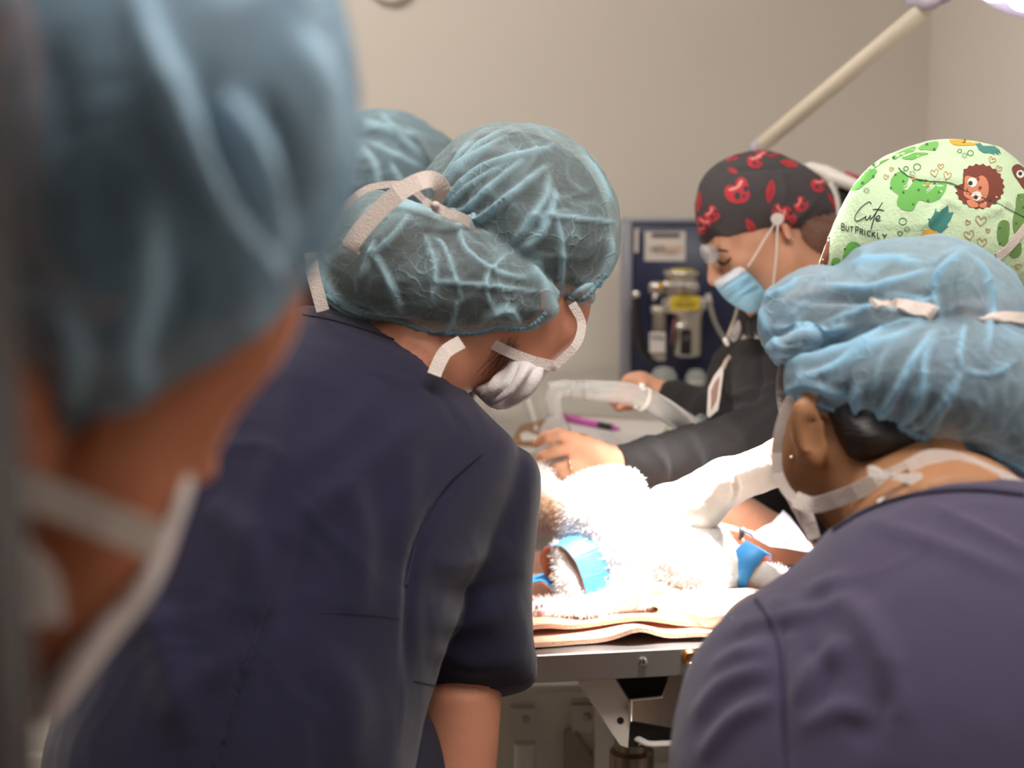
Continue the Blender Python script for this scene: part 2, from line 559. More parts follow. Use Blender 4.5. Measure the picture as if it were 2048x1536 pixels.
# ------------------------------------------------------------------ materials
def nd(nt, t, **kw):
    n = nt.nodes.new(t)
    for k, v in kw.items(): setattr(n, k, v)
    return n
def mat(name, col, rough=0.6, metal=0.0, bump=0.0, scale=300.0, var=0.0, vscale=20.0, spec=0.5, sheen=0.0, sss=0.0, trans=0.0, emit=0.0, coat=0.0, stretch=None):
    m = bpy.data.materials.new(name); m.use_nodes = True; nt = m.node_tree
    b = nt.nodes['Principled BSDF']
    b.inputs['Base Color'].default_value = col; b.inputs['Roughness'].default_value = rough
    b.inputs['Metallic'].default_value = metal; b.inputs['Specular IOR Level'].default_value = spec
    b.inputs['Sheen Weight'].default_value = sheen; b.inputs['Coat Weight'].default_value = coat
    b.inputs['Transmission Weight'].default_value = trans
    if sss > 0:
        b.inputs['Subsurface Weight'].default_value = sss; b.inputs['Subsurface Radius'].default_value = (.012, .005, .003)
        b.inputs['Subsurface Scale'].default_value = 1.0
    if emit > 0:
        b.inputs['Emission Color'].default_value = col; b.inputs['Emission Strength'].default_value = emit
    tc = nd(nt, 'ShaderNodeTexCoord')
    src = tc.outputs['Object']
    if stretch:
        mp = nd(nt, 'ShaderNodeMapping'); mp.inputs['Scale'].default_value = stretch
        nt.links.new(src, mp.inputs[0]); src = mp.outputs[0]
    if var > 0:
        n = nd(nt, 'ShaderNodeTexNoise'); n.inputs['Scale'].default_value = vscale; n.inputs['Detail'].default_value = 4
        nt.links.new(src, n.inputs['Vector'])
        mx = nd(nt, 'ShaderNodeMix', data_type='RGBA'); mx.blend_type = 'MIX'
        mx.inputs[6].default_value = tuple(c * (1 - var) for c in col[:3]) + (1,)
        mx.inputs[7].default_value = tuple(min(1, c * (1 + var)) for c in col[:3]) + (1,)
        nt.links.new(n.outputs['Fac'], mx.inputs[0]); nt.links.new(mx.outputs[2], b.inputs['Base Color'])
    if bump > 0:
        n = nd(nt, 'ShaderNodeTexNoise'); n.inputs['Scale'].default_value = scale; n.inputs['Detail'].default_value = 3
        nt.links.new(src, n.inputs['Vector'])
        bp = nd(nt, 'ShaderNodeBump'); bp.inputs['Strength'].default_value = bump; bp.inputs['Distance'].default_value = 0.002
        nt.links.new(n.outputs['Fac'], bp.inputs['Height']); nt.links.new(bp.outputs[0], b.inputs['Normal'])
    return m
def mat_veil(name, thin, thick, a0=0.5, a1=0.4, cr=1.0, warp=60.0):
    """non-woven cap cloth: lets the hair show through, denser where it is gathered (attribute fold)"""
    m = bpy.data.materials.new(name); m.use_nodes = True; nt = m.node_tree; nt.nodes.clear()
    L = nt.links.new
    out = nd(nt, 'ShaderNodeOutputMaterial'); tc = nd(nt, 'ShaderNodeTexCoord')
    at = nd(nt, 'ShaderNodeAttribute', attribute_name='fold')
    # creases: thin bright lines where the cloth doubles
    nw = nd(nt, 'ShaderNodeTexNoise'); nw.inputs['Scale'].default_value = 14; nw.inputs['Detail'].default_value = 2
    L(tc.outputs['Object'], nw.inputs['Vector'])
    va = nd(nt, 'ShaderNodeMix', data_type='VECTOR'); va.inputs[0].default_value = 0.16
    L(tc.outputs['Object'], va.inputs[4]); L(nw.outputs['Color'], va.inputs[5])
    vo = nd(nt, 'ShaderNodeTexVoronoi', feature='DISTANCE_TO_EDGE'); vo.inputs['Scale'].default_value = warp / 2.2
    L(va.outputs[1], vo.inputs['Vector'])
    rp = nd(nt, 'ShaderNodeMapRange'); rp.inputs[1].default_value = 0.0; rp.inputs[2].default_value = 0.045; rp.inputs[3].default_value = 1.0; rp.inputs[4].default_value = 0.0
    rp.interpolation_type = 'SMOOTHSTEP'
    L(vo.outputs['Distance'], rp.inputs[0])
    nf = nd(nt, 'ShaderNodeTexNoise'); nf.inputs['Scale'].default_value = 22; nf.inputs['Detail'].default_value = 5; nf.inputs['Roughness'].default_value = .6
    L(tc.outputs['Object'], nf.inputs['Vector'])
    nf2 = nd(nt, 'ShaderNodeMapRange'); nf2.inputs[1].default_value = .35; nf2.inputs[2].default_value = .7
    L(nf.outputs['Fac'], nf2.inputs[0])
    crm = nd(nt, 'ShaderNodeMath', operation='MULTIPLY'); L(rp.outputs[0], crm.inputs[0]); L(nf2.outputs[0], crm.inputs[1])
    crs = nd(nt, 'ShaderNodeMath', operation='MULTIPLY'); L(crm.outputs[0], crs.inputs[0]); crs.inputs[1].default_value = 0.5 * cr
    s1 = nd(nt, 'ShaderNodeMath', operation='ADD'); L(at.outputs['Fac'], s1.inputs[0]); L(crs.outputs[0], s1.inputs[1]); s1.use_clamp = True
    lw = nd(nt, 'ShaderNodeLayerWeight'); lw.inputs[0].default_value = 0.35
    grain = nd(nt, 'ShaderNodeTexNoise'); grain.inputs['Scale'].default_value = 420; grain.inputs['Detail'].default_value = 2
    L(tc.outputs['Object'], grain.inputs['Vector'])
    al = nd(nt, 'ShaderNodeMath', operation='MULTIPLY_ADD'); L(s1.outputs[0], al.inputs[0]); al.inputs[1].default_value = a1; al.inputs[2].default_value = a0 - 0.12
    al2 = nd(nt, 'ShaderNodeMath', operation='MULTIPLY_ADD'); L(lw.outputs['Facing'], al2.inputs[0]); al2.inputs[1].default_value = .45; L(al.outputs[0], al2.inputs[2])
    al3 = nd(nt, 'ShaderNodeMath', operation='MULTIPLY_ADD'); L(nf2.outputs[0], al3.inputs[0]); al3.inputs[1].default_value = .10; L(al2.outputs[0], al3.inputs[2])
    al4 = nd(nt, 'ShaderNodeMath', operation='MULTIPLY_ADD'); L(grain.outputs['Fac'], al4.inputs[0]); al4.inputs[1].default_value = .22; L(al3.outputs[0], al4.inputs[2]); al4.use_clamp = True
    mx = nd(nt, 'ShaderNodeMix', data_type='RGBA'); mx.inputs[6].default_value = thin; mx.inputs[7].default_value = thick
    L(s1.outputs[0], mx.inputs[0])
    bp = nd(nt, 'ShaderNodeBump'); bp.inputs['Strength'].default_value = .45; bp.inputs['Distance'].default_value = .003
    hs = nd(nt, 'ShaderNodeMath', operation='ADD'); L(crm.outputs[0], hs.inputs[0]); L(nf.outputs['Fac'], hs.inputs[1])
    L(hs.outputs[0], bp.inputs['Height'])
    df = nd(nt, 'ShaderNodeBsdfDiffuse'); L(mx.outputs[2], df.inputs['Color']); L(bp.outputs[0], df.inputs['Normal'])
    tl = nd(nt, 'ShaderNodeBsdfTranslucent'); L(mx.outputs[2], tl.inputs['Color']); L(bp.outputs[0], tl.inputs['Normal'])
    m1 = nd(nt, 'ShaderNodeMixShader'); m1.inputs[0].default_value = .28; L(df.outputs[0], m1.inputs[1]); L(tl.outputs[0], m1.inputs[2])
    tr = nd(nt, 'ShaderNodeBsdfTransparent')
    m2 = nd(nt, 'ShaderNodeMixShader'); L(al4.outputs[0], m2.inputs[0]); L(tr.outputs[0], m2.inputs[1]); L(m1.outputs[0], m2.inputs[2])
    L(m2.outputs[0], out.inputs[0])
    return m
def mat_clear(name, col, alpha, rough=0.1, spec=0.6):
    m = mat(name, col, rough, spec=spec)
    b = m.node_tree.nodes['Principled BSDF']; b.inputs['Alpha'].default_value = alpha
    return m

def WZ(px, py, z):
    """world point seen at px, py on the level z"""
    d = W(px, py, 1.0) - CAM
    return CAM + d * ((z - CAM[2]) / d[2])
def dz(px, py, z):
    return float((WZ(px, py, z) - CAM) @ FWD)

# ------------------------------------------------------------------ palette
M_wall = mat('wall_paint', rgb(219, 211, 201), .75, bump=.06, scale=180, var=.012, vscale=3)
M_wall2 = mat('wall_paint_side', rgb(232, 226, 219), .75, bump=.06, scale=180, var=.012, vscale=3)
M_skinE = mat('skin_warm', rgb(186, 116, 84), .5, bump=.12, scale=350, sss=.10, var=.08, vscale=25, spec=.35)
M_ceil = mat('ceiling_paint', rgb(235, 232, 226), .8)
M_floor = mat('vinyl_floor', rgb(150, 146, 140), .4, var=.08, vscale=30)
M_dark = mat('dark_door', rgb(38, 34, 32), .6, var=.1, vscale=8)
M_navy = mat('navy_cotton', rgb(33, 31, 56), .85, bump=.35, scale=900, sheen=.25, var=.10, vscale=9, spec=.2)
M_navy2 = mat('navy_cotton_soft', rgb(67, 61, 86), .85, bump=.35, scale=900, sheen=.25, var=.10, vscale=9, spec=.2)
M_navyseam = mat('navy_seam', rgb(40, 36, 62), .85, bump=.3, scale=900)
M_char = mat('charcoal_fleece', rgb(46, 44, 45), .95, bump=.5, scale=500, sheen=.1, var=.12, vscale=14, spec=.15)
M_trs = mat('dark_trousers', rgb(40, 40, 58), .9, bump=.3, scale=700)
M_shoe = mat('shoe_rubber', rgb(50, 50, 52), .6)
M_skinA = mat('skin_fair', rgb(206, 152, 122), .5, bump=.12, scale=350, sss=.12, var=.07, vscale=25, spec=.35)
M_skinB = mat('skin_tan', rgb(196, 148, 118), .5, bump=.12, scale=350, sss=.12, var=.08, vscale=25, spec=.35)
M_skinC = mat('skin_brown', rgb(168, 120, 84), .5, bump=.12, scale=350, sss=.10, var=.08, vscale=25, spec=.35)
M_skinD = mat('skin_rosy', rgb(205, 140, 112), .5, bump=.12, scale=350, sss=.12, var=.08, vscale=25, spec=.35)
M_hair = mat('dark_brown_hair', rgb(64, 54, 50), .5, bump=.9, scale=60, var=.35, vscale=40, stretch=(1, 1, 6), spec=.4)
M_hairB = mat('black_hair', rgb(30, 26, 26), .4, bump=.9, scale=60, var=.3, vscale=40, stretch=(1, 1, 6), spec=.5)
M_hairC = mat('brown_hair', rgb(84, 66, 56), .5, bump=.9, scale=60, var=.35, vscale=40, stretch=(6, 1, 1), spec=.4)
M_tie = mat('mask_tie', rgb(226, 212, 204), .85, bump=.8, scale=650)
M_mask = mat('white_mask', rgb(230, 222, 220), .85, bump=.3, scale=420, var=.04, vscale=60)
M_bluemask = mat('blue_mask', rgb(142, 190, 214), .85, bump=.4, scale=500, var=.05, vscale=40)
M_veil1 = mat_veil('teal_bouffant', rgb(166, 186, 190), rgb(180, 216, 230), a0=.22, a1=.72, cr=.8)
M_veil3 = mat_veil('teal_bouffant_far', rgb(140, 166, 178), rgb(170, 202, 216), a0=.46, a1=.45, cr=.5)
M_veil6 = mat_veil('sky_bouffant', rgb(172, 198, 214), rgb(160, 210, 240), a0=.33, a1=.66, cr=.7, warp=45)
M_veil0 = mat_veil('dusk_bouffant', rgb(146, 178, 200), rgb(182, 214, 236), a0=.44, a1=.65, cr=.2, warp=20)
M_steel = mat('brushed_steel', rgb(176, 170, 166), .38, metal=1.0, bump=.12, scale=60, stretch=(1, 60, 60), var=.05, vscale=20)
M_chrome = mat('chrome', rgb(225, 222, 218), .12, metal=1.0)
M_alu = mat('machined_metal', rgb(205, 200, 194), .25, metal=1.0, bump=.05, scale=90)
M_black = mat('black_metal', rgb(30, 26, 28), .5)
M_blackp = mat('black_plastic', rgb(34, 32, 34), .35)
M_cream = mat('cream_enamel', rgb(232, 224, 212), .45, var=.06, vscale=12)
M_grey = mat('grey_plastic', rgb(176, 172, 164), .5, var=.03, vscale=10)
M_white = mat('white_plastic', rgb(232, 226, 218), .4)
M_label = mat('white_label', rgb(214, 206, 200), .6)
M_ink = mat('dark_ink', rgb(60, 52, 56), .7)
M_orangeink = mat('amber_ink', rgb(200, 146, 84), .7)
M_yellow = mat('yellow_label', rgb(214, 186, 50), .5)
M_blue_panel = mat('navy_panel', rgb(34, 40, 70), .35, var=.1, vscale=10)
M_edge = mat('grey_edge', rgb(140, 140, 150), .4)
M_glove = mat('latex_glove', rgb(238, 232, 222), .5, bump=.25, scale=120, sss=.1)
M_fur = mat('white_fur_skin', rgb(236, 232, 228), .9, bump=.4, scale=240)
M_pad = mat('pink_pad', rgb(190, 150, 150), .6)
M_towel = mat('tan_towel', rgb(196, 140, 112), .95, bump=1.0, scale=420, var=.10, vscale=60, sheen=.3)
M_towel_e = mat('towel_edge', rgb(222, 176, 150), .95, bump=1.0, scale=420, var=.10, vscale=60)
M_strap = mat('blue_strap', rgb(58, 140, 205), .6, bump=.3, scale=500)
M_strap_in = mat('orange_lining', rgb(222, 128, 84), .7)
M_clear = mat_clear('clear_plastic', rgb(226, 224, 222), .42, .12)
M_clear2 = mat_clear('clear_cone', rgb(206, 204, 202), .50, .2)
M_glass = mat_clear('clear_dome', rgb(205, 210, 205), .35, .05)
M_visor = mat_clear('clear_visor', rgb(190, 195, 198), .45, .1)
M_paper = mat('paper', rgb(216, 210, 208), .8, var=.03, vscale=40)
M_board = mat('hardboard', rgb(150, 112, 78), .6, var=.1, vscale=40)
M_pink = mat('pink_pen', rgb(206, 92, 178), .35)
M_purple = mat('purple_cord', rgb(108, 70, 150), .6)
M_green = mat('green_ink', rgb(140, 160, 80), .7)
M_gold = mat('pale_gold', rgb(226, 214, 180), .25, metal=1.0)
M_brass = mat('brass_ring', rgb(200, 140, 90), .3, metal=1.0)
M_lav = mat('lavender_print', rgb(168, 160, 214), .7)
M_packet = mat('packet_paper', rgb(224, 218, 232), .6, var=.03, vscale=50)
M_bluetab = mat('pale_blue_tab', rgb(160, 190, 232), .6)
M_darkblue = mat('blue_print', rgb(86, 82, 168), .7)
M_lash = mat('eyelash', rgb(48, 34, 32), .8)
M_glow = mat('lamp_lens', (1.0, 0.93, 1.0, 1), .3, emit=9.0)
M_lampbody = mat('lamp_housing', rgb(196, 188, 206), .35)
M_tubebeige = mat('ivory_tube', rgb(226, 214, 192), .5)
M_panelglow = mat('ceiling_diffuser', (1.0, 0.9, 0.8, 1), .5, emit=2.0)

# ------------------------------------------------------------------ room
def plain(name, lo, hi, m, kind='structure', bev=0):
    o = link(name, *box(lo, hi, bev), m, smooth=False); o['kind'] = kind; return o
XR = 0.965; YB = 3.42; XL = -1.9; YF = -1.6; H = 2.7
plain('floor', (XL - .1, YF - .1, -.1), (XR + .1, YB + .1, 0), M_floor)
plain('ceiling', (XL - .1, YF - .1, H), (XR + 1.1, YB + .1, H + .1), M_ceil)
plain('wall_back', (XL - .1, YB, 0), (XR + .1, YB + .1, H), M_wall)
plain('wall_left', (XL - .1, YF, 0), (XL, YB, H), M_wall)
plain('wall_right', (XR, YF, 0), (XR + .1, YB, H), M_wall2)
plain('wall_front', (XL - .1, YF - .1, 0), (XR + .1, YF, H), M_wall)
plain('baseboard_back', (XL, YB - .015, 0), (XR, YB, .1), M_cream, bev=.004)
# an open dark door leaf stands right beside the camera on the left
dl = plain('door_1', (-.40, .38, .02), (-.142, .42, 2.1), M_dark, bev=.004)
dh = link('door_handle', *lathe((-.20, .38, 1.0), (0, -1, 0), [(.0, 0), (.012, 0), (.012, .03), (.025, .04), (.026, .055), (.018, .062), (0, .064)], 20), M_steel, dl)

for k, (x, y) in enumerate(((-.75, 2.35), (.25, .70))):
    cl = empty('ceiling_light', (x, y, H), ('recessed ceiling light panel above the far side of the table', 'unseen recessed ceiling light panel added as fill above the people in front')[k], 'light')
    m = MB(); 
    for lo, hi in (((x - .6, y - .31, H - .03), (x + .6, y - .28, H)), ((x - .6, y + .28, H - .03), (x + .6, y + .31, H)), ((x - .6, y - .28, H - .03), (x - .57, y + .28, H)), ((x + .57 if k == 0 else min(x + .57, XR - .03), y - .28, H - .03), (x + .6 if k == 0 else min(x + .6, XR - .001), y + .28, H))): m.add(*box(lo, hi))
    m.build('frame', M_white, cl)
    link('diffuser', *box((x - .57, y - .28, H - .012), (min(x + .57, XR - .03), y + .28, H - .008)), M_panelglow, cl)

# round white fitting at the top of the back wall
c0 = W(783, -46, (YB - .03) / math.cos(TH) * .97)
c0 = WZ(783, -46, 0) if False else CAM + (W(783, -46, 1) - CAM) * ((YB - CAM[1]) / (W(783, -46, 1) - CAM)[1])
rw = 52 * YB / FC
dk = link('wall_dome', *lathe(c0, (0, -1, 0), [(0, 0), (rw, 0), (rw, .012), (rw * .93, .022), (rw * .82, .026), (rw * .78, .018), (rw * .3, .024), (0, .026)], 48), M_white)
tag(dk, 'round white fitting high on the beige back wall', 'wall fitting')

# ------------------------------------------------------------------ examination table
e0 = WZ(1070, 1311, .92); e1 = WZ(1375, 1296, .92)
ex = (e1 - e0); ex /= np.linalg.norm(ex); ey = np.array([-ex[1], ex[0], 0]); ez = np.array([0, 0, 1.0])
def T(a, b, z): return e0 + ex * a + ey * b + np.array([0, 0, z - .92])
RT = np.stack([ex, ey, ez], 1)
def tbox(a0, a1, b0, b1, z0, z1, bev=.002):
    c = T((a0 + a1) / 2, (b0 + b1) / 2, (z0 + z1) / 2)
    h = np.array([a1 - a0, b1 - b0, z1 - z0]) / 2
    return box(-h, h, bev, RT, c)
LA, RA, DB = -.62, .37, .46
tb = empty('surgery_table', T(-.1, .23, 0), 'stainless steel surgery table with tan towels, standing between the scrubs', 'table')
m = MB()
m.add(*tbox(LA, RA, 0, DB, .915, .92, .0015))
m.add(*tbox(LA, RA, 0, .006, .884, .9185, .0015)); m.add(*tbox(LA, RA, DB - .006, DB, .884, .9185, .0015))
m.add(*tbox(LA, LA + .006, .006, DB - .006, .884, .9185)); m.add(*tbox(RA - .006, RA, .006, DB - .006, .884, .9185))
m.build('tabletop', M_steel, tb)
def scr(p, ax, r, name='screw', par=tb, mm=None):
    m = MB(); m.add(*lathe(p, ax, [(0, 0), (r, 0), (r * .98, r * .25), (r * .6, r * .5), (0, r * .55)], 20))
    up = np.array([0, 0, 1.0]); s = np.cross(up, ax); s /= np.linalg.norm(s)
    for v in (up * .8 + s * .6, s * .8 - up * .6):
        m.add(*band([np.array(p) + np.array(ax) * r * .52 - v * r * .6, np.array(p) + np.array(ax) * r * .54, np.array(p) + np.array(ax) * r * .52 + v * r * .6], r * .28, r * .12, ax), 1)
    return m.build(name, [mm or M_chrome, M_black], par)
scr(T(.137, 0, .905), -ey, .0055)
scr(T(-.36, 0, .905), -ey, .0055)
m = MB(); m.add(*lathe(T(.196, .0, .909), -ey, [(.005, 0), (.010, 0), (.010, .004), (.007, .007), (.005, .004)], 24)); m.build('brass_grommet', M_brass, tb)
# folding support under the top
def FP(px, py, d): return W(px, py, d)
def plate(pts, d0, d1, mm, name, par, bev=False):
    """plate with the given outline between two distances"""
    pts = np.array(pts, float)[::-1]; n = len(pts)
    A = W(pts[:, 0], pts[:, 1], np.full(n, d0)); B = A + FWD * (d1 - d0)
    F = [tuple(range(n)), tuple(range(n, 2 * n))[::-1]] + [(i, n + i, n + (i + 1) % n, (i + 1) % n) for i in range(n)]
    m = MB(); m.add(np.concatenate([A, B]), F)
    return m.build(name, mm, par, smooth=False)
plate([(1158, 1358), (1228, 1355), (1262, 1410), (1256, 1496), (1240, 1490), (1190, 1415), (1158, 1372)], 1.86, 1.90, M_cream, 'support_arm', tb)
o = lathe(W(1241, 1441, 1.86), -FWD, [(.0045, 0), (.0045, .0008), (0, .0008)], 20); m = MB(); m.add(*o); m.build('bolt_hole', M_black, tb)
plate([(1228, 1357), (1338, 1350), (1322, 1394), (1264, 1400), (1258, 1400)], 1.905, 1.92, M_black, 'dark_bracket', tb)
m = plate([(1262, 1400), (1322, 1394), (1342, 1345), (1420, 1340), (1420, 1470), (1340, 1455), (1262, 1441)], 1.855, 1.86, M_alu, 'hinge_plate', tb)
wl = MB(); rnd = random.Random(4)
for a, b in (((1262, 1441), (1262, 1402)), ((1262, 1401), (1322, 1394))):
    for i in range(14):
        t = i / 13.0; p = W(a[0] + (b[0] - a[0]) * t, a[1] + (b[1] - a[1]) * t, 1.853)
        wl.add(*lathe(p, -FWD, [(0, -.002), (.0022, -.001), (.0026, .0005), (.0015, .0018), (0, .0022)], 8))
wl.build('weld_bead', M_chrome, m, smooth=True)
plate([(1259, 1442), (1420, 1472), (1420, 1496), (1256, 1494)], 1.87, 1.93, M_blackp, 'latch_block', tb)
pts = curve3(W(np.array([1276, 1284, 1300, 1340, 1420]), np.array([1478, 1482, 1488, 1487, 1487]), np.array([1.862, 1.855, 1.85, 1.85, 1.85])), 5)
link('release_lever', *tube(pts, .0058, 12, flat=.6), M_white, tb)
o = lathe(W(1278, 1488, 1.866), -FWD, [(.002, 0), (.002, .002), (0, .003)], 12); m = MB(); m.add(*o); m.build('rivet', M_chrome, tb)
# pedestal
m = MB(); m.add(*tbox(-.56, -.30, .14, .34, .04, .86, .006)); m.build('pedestal', M_cream, tb)
m = MB(); m.add(*tbox(-.60, -.02, .06, .42, .0, .05, .01)); m.build('base', M_black, tb)
m = MB(); m.add(*tbox(-.58, .12, .30, .42, .84, .885, .004)); m.build('lift_frame', M_cream, tb)
# post with knob on the right
m = MB(); m.add(*lathe(T(.155, .13, .40), (0, 0, 1), [(0, 0), (.026, 0), (.026, .30), (.030, .305), (.030, .335), (.024, .34), (.024, .48), (0, .48)], 28)); m.build('gas_spring', mat('bronze_metal', rgb(150, 130, 112), .35, metal=.7), tb)

# instrument cart (grey) behind the table
CZ = 1.05
ct = empty('machine_cart', (.30, 2.9, 0), 'pale grey anaesthesia cart with a flat top against the back wall', 'cart')
m = MB(); m.add(*box((-.04, 2.60, CZ - .03), (.92, 3.40, CZ), .006)); m.build('cart_top', M_grey, ct)
m = MB(); m.add(*box((-.04, 2.40, CZ - .025), (.345, 2.60, CZ), .004)); m.build('pull_out_shelf', M_grey, ct)
m = MB(); m.add(*box((-.01, 2.64, .10), (.89, 3.38, CZ - .03), .006)); m.build('body', M_cream, ct)
for z0, z1 in ((.12, .40), (.42, .70), (.72, 1.0)):
    dr = link('drawer', *box((.01, 2.625, z0), (.87, 2.645, z1), .004), M_cream, ct)
    link('handle', *tube([(.25, 2.626, z1 - .05), (.25, 2.60, z1 - .05), (.57, 2.60, z1 - .05), (.57, 2.626, z1 - .05)], .006), M_steel, dr)
for x in (.06, .82):
    for y in (2.7, 3.3):
        m = MB(); m.add(*lathe((x - .012, y, .05), (1, 0, 0), [(0, 0), (.045, 0), (.05, .006), (.05, .02), (.045, .026), (0, .026)], 24)); m.build('wheel', M_blackp, ct)

# cabinet with brackets seen under the table
cb = empty('wall_rack', W(1100, 1500, 2.2) * np.array([1, 1, 0]), 'cream metal rack with bolted brackets under the table', 'rack')
dR = 2.14
plate([(985, 1392), (1190, 1392), (1190, 1700), (985, 1700)], dR, dR + .03, M_cream, 'back_panel', cb)
plate([(985, 1387), (1185, 1384), (1188, 1394), (985, 1398)], dR - .02, dR + .03, M_cream, 'top_rail', cb)
for x0, y0 in ((1022, 1417), (1144, 1411)):
    b = plate([(x0, y0), (x0 + 48, y0), (x0 + 44, y0 + 46), (x0 + 34, y0 + 56), (x0, y0 + 50)], dR - .012, dR, M_cream, 'bracket', cb)
    bb = lathe(W(x0 + 30, y0 + 22, dR - .012), -FWD, [(0, 0), (.0062, 0), (.0062, .002), (.004, .003), (.004, .006), (0, .0065)], 16)
    m = MB(); m.add(*bb); m.build('bolt', M_steel, b)
m = MB(); m.add(*lathe(W(1050, 1486, dR - .03), W(1050, 1700, dR - .03) - W(1050, 1486, dR - .03), [(.012, 0), (.016, 0), (.016, .4), (.012, .4)], 20)); m.build('rail_tube', M_cream, cb)
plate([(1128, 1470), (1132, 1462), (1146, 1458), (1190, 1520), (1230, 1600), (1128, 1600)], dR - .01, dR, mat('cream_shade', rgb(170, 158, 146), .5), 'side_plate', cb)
plate([(1190, 1404), (1262, 1500), (1290, 1600), (1190, 1600)], dR - .05, dR, M_cream, 'corner_post', cb)

# ------------------------------------------------------------------ lamp
lp = empty('surgical_lamp', W(2000, -30, 1.98), 'white surgical lamp at the top right on a long ivory arm, its lens glowing', 'lamp')
A = W(1524, 290, 2.75); B = W(1846, 22, 2.35)
link('arm', *tube([A, A + (B - A) * .02, B], [.0135, .0145, .0155], 24), M_tubebeige, lp)
link('lower_joint', *tube([A + (B - A) * -.055, A - (B - A) * .005], [.013, .016], 24), M_lampbody, lp)
jf = field([cp(1832, 0, 2.36, 20, 1862, 6, 2.33, 15), (cp(1860, 4, 2.33, 13, 1895, -4, 2.3, 9), .006), (cp(1846, -10, 2.35, 22, 1840, -70, 2.35, 20), .01)])
V, Fq = surf(jf, .0025); link('elbow_joint', V, Fq, M_lampbody, lp)
C2 = W(2012, -30, 1.98)
link('yoke', *tube(curve3([W(1890, -4, 2.3), W(1920, -50, 2.2), W(1980, -75, 2.12), C2 + np.array([0, 0, .045])], 5), .008, 14), M_lampbody, lp)
ax = T(.17, .17, .98) - C2; ax /= np.linalg.norm(ax)
link('housing', *lathe(C2 - ax * .02, ax, [(0, -.03), (.03, -.028), (.055, -.01), (.062, .012), (.060, .03), (.054, .034), (.052, .026), (0, .026)], 40), M_lampbody, lp)
for k in range(3):
    fx, fy = frame_of(ax); a = 2 * math.pi * k / 3 + .9
    q = C2 + ax * .008 + .027 * (math.cos(a) * fx + math.sin(a) * fy)
    link('lens', *lathe(q, ax, [(0, 0), (.021, 0), (.021, .004), (.014, .009), (0, .011)], 24), M_glow, lp)
sl = bpy.data.lights.new('surgical_spot', 'SPOT'); sl.energy = 190; sl.color = (1.0, .96, .93); sl.spot_size = math.radians(19); sl.spot_blend = .8; sl.shadow_soft_size = .06
so = bpy.data.objects.new('surgical_spot', sl); COL.objects.link(so); so.location = C2 + ax * .035
so.rotation_euler = Vector(ax).to_track_quat('-Z', 'Y').to_euler()
# second head of the same lamp, hanging above the table out of the picture
C3 = np.array([.40, 1.74, 2.32]); ax3 = T(.215, .11, .98) - C3; ax3 /= np.linalg.norm(ax3)
lq = empty('surgical_lamp', C3, 'round white surgical lamp head hanging above the cat', 'lamp')
link('housing', *lathe(C3 - ax3 * .02, ax3, [(0, -.05), (.04, -.045), (.12, -.02), (.15, .0), (.15, .03), (.14, .034), (.135, .026), (0, .026)], 48), M_lampbody, lq)
for k in range(5):
    fx, fy = frame_of(ax3); a = 2 * math.pi * k / 5
    link('lens', *lathe(C3 + ax3 * .008 + .085 * (math.cos(a) * fx + math.sin(a) * fy), ax3, [(0, 0), (.03, 0), (.03, .004), (.02, .009), (0, .011)], 24), M_glow, lq)
link('stem', *tube([C3 - ax3 * .06, C3 + np.array([0, 0, .2]), np.array([C3[0], C3[1], H])], .016, 16), M_tubebeige, lq)
sl = bpy.data.lights.new('surgical_spot', 'SPOT'); sl.energy = 1700; sl.color = (1.0, .97, .94); sl.spot_size = math.radians(16); sl.spot_blend = 1.0; sl.shadow_soft_size = .09
so = bpy.data.objects.new('surgical_spot', sl); COL.objects.link(so); so.location = C3 + ax3 * .045
so.rotation_euler = Vector(ax3).to_track_quat('-Z', 'Y').to_euler()
# jointed support arm of the same lamp: from the right wall, behind the printed caps, up to the ivory arm
f = field([cp(1622, 336, 2.46, 12, 1650, 346, 2.45, 15), (cp(1650, 346, 2.45, 15, 1668, 356, 2.44, 17), .004)])
V, Fq = surf(f, .0025); el_ = link('support_elbow', V, Fq, M_white, lp)
link('support_link', *tube(curve3([A, W(1530, 325, 2.74), W(1570, 345, 2.6), W(1625, 338, 2.46)], 5), .012, 16), M_lampbody, lp)
E1 = W(1735, 383, 2.43)
link('support_arm', *tube([W(1664, 352, 2.44), E1, np.array([XR - .01, E1[1] + .05, E1[2] - .05])], .0155, 16, flat=.75), M_white, lp)
link('wall_mount', *lathe((XR, E1[1] + .05, E1[2] - .05), (-1, 0, 0), [(0, 0), (.06, 0), (.06, .012), (.03, .03), (0, .03)], 28), M_white, lp)
link('strap', *band(curve3([W(1660, 366, 2.43), W(1672, 392, 2.43), W(1676, 420, 2.43), W(1672, 448, 2.43)], 5), .009, .002, -FWD), M_white, lp)
link('joint_cover', *tube([W(1672, 385, 2.47), W(1740, 425, 2.47)], .026, 20), M_blackp, lp)
link('trim_strip', *tube([W(1690, 346, 2.44), W(1725, 360, 2.44)], .004, 8), mat('red_trim', rgb(176, 60, 70), .5), lp)

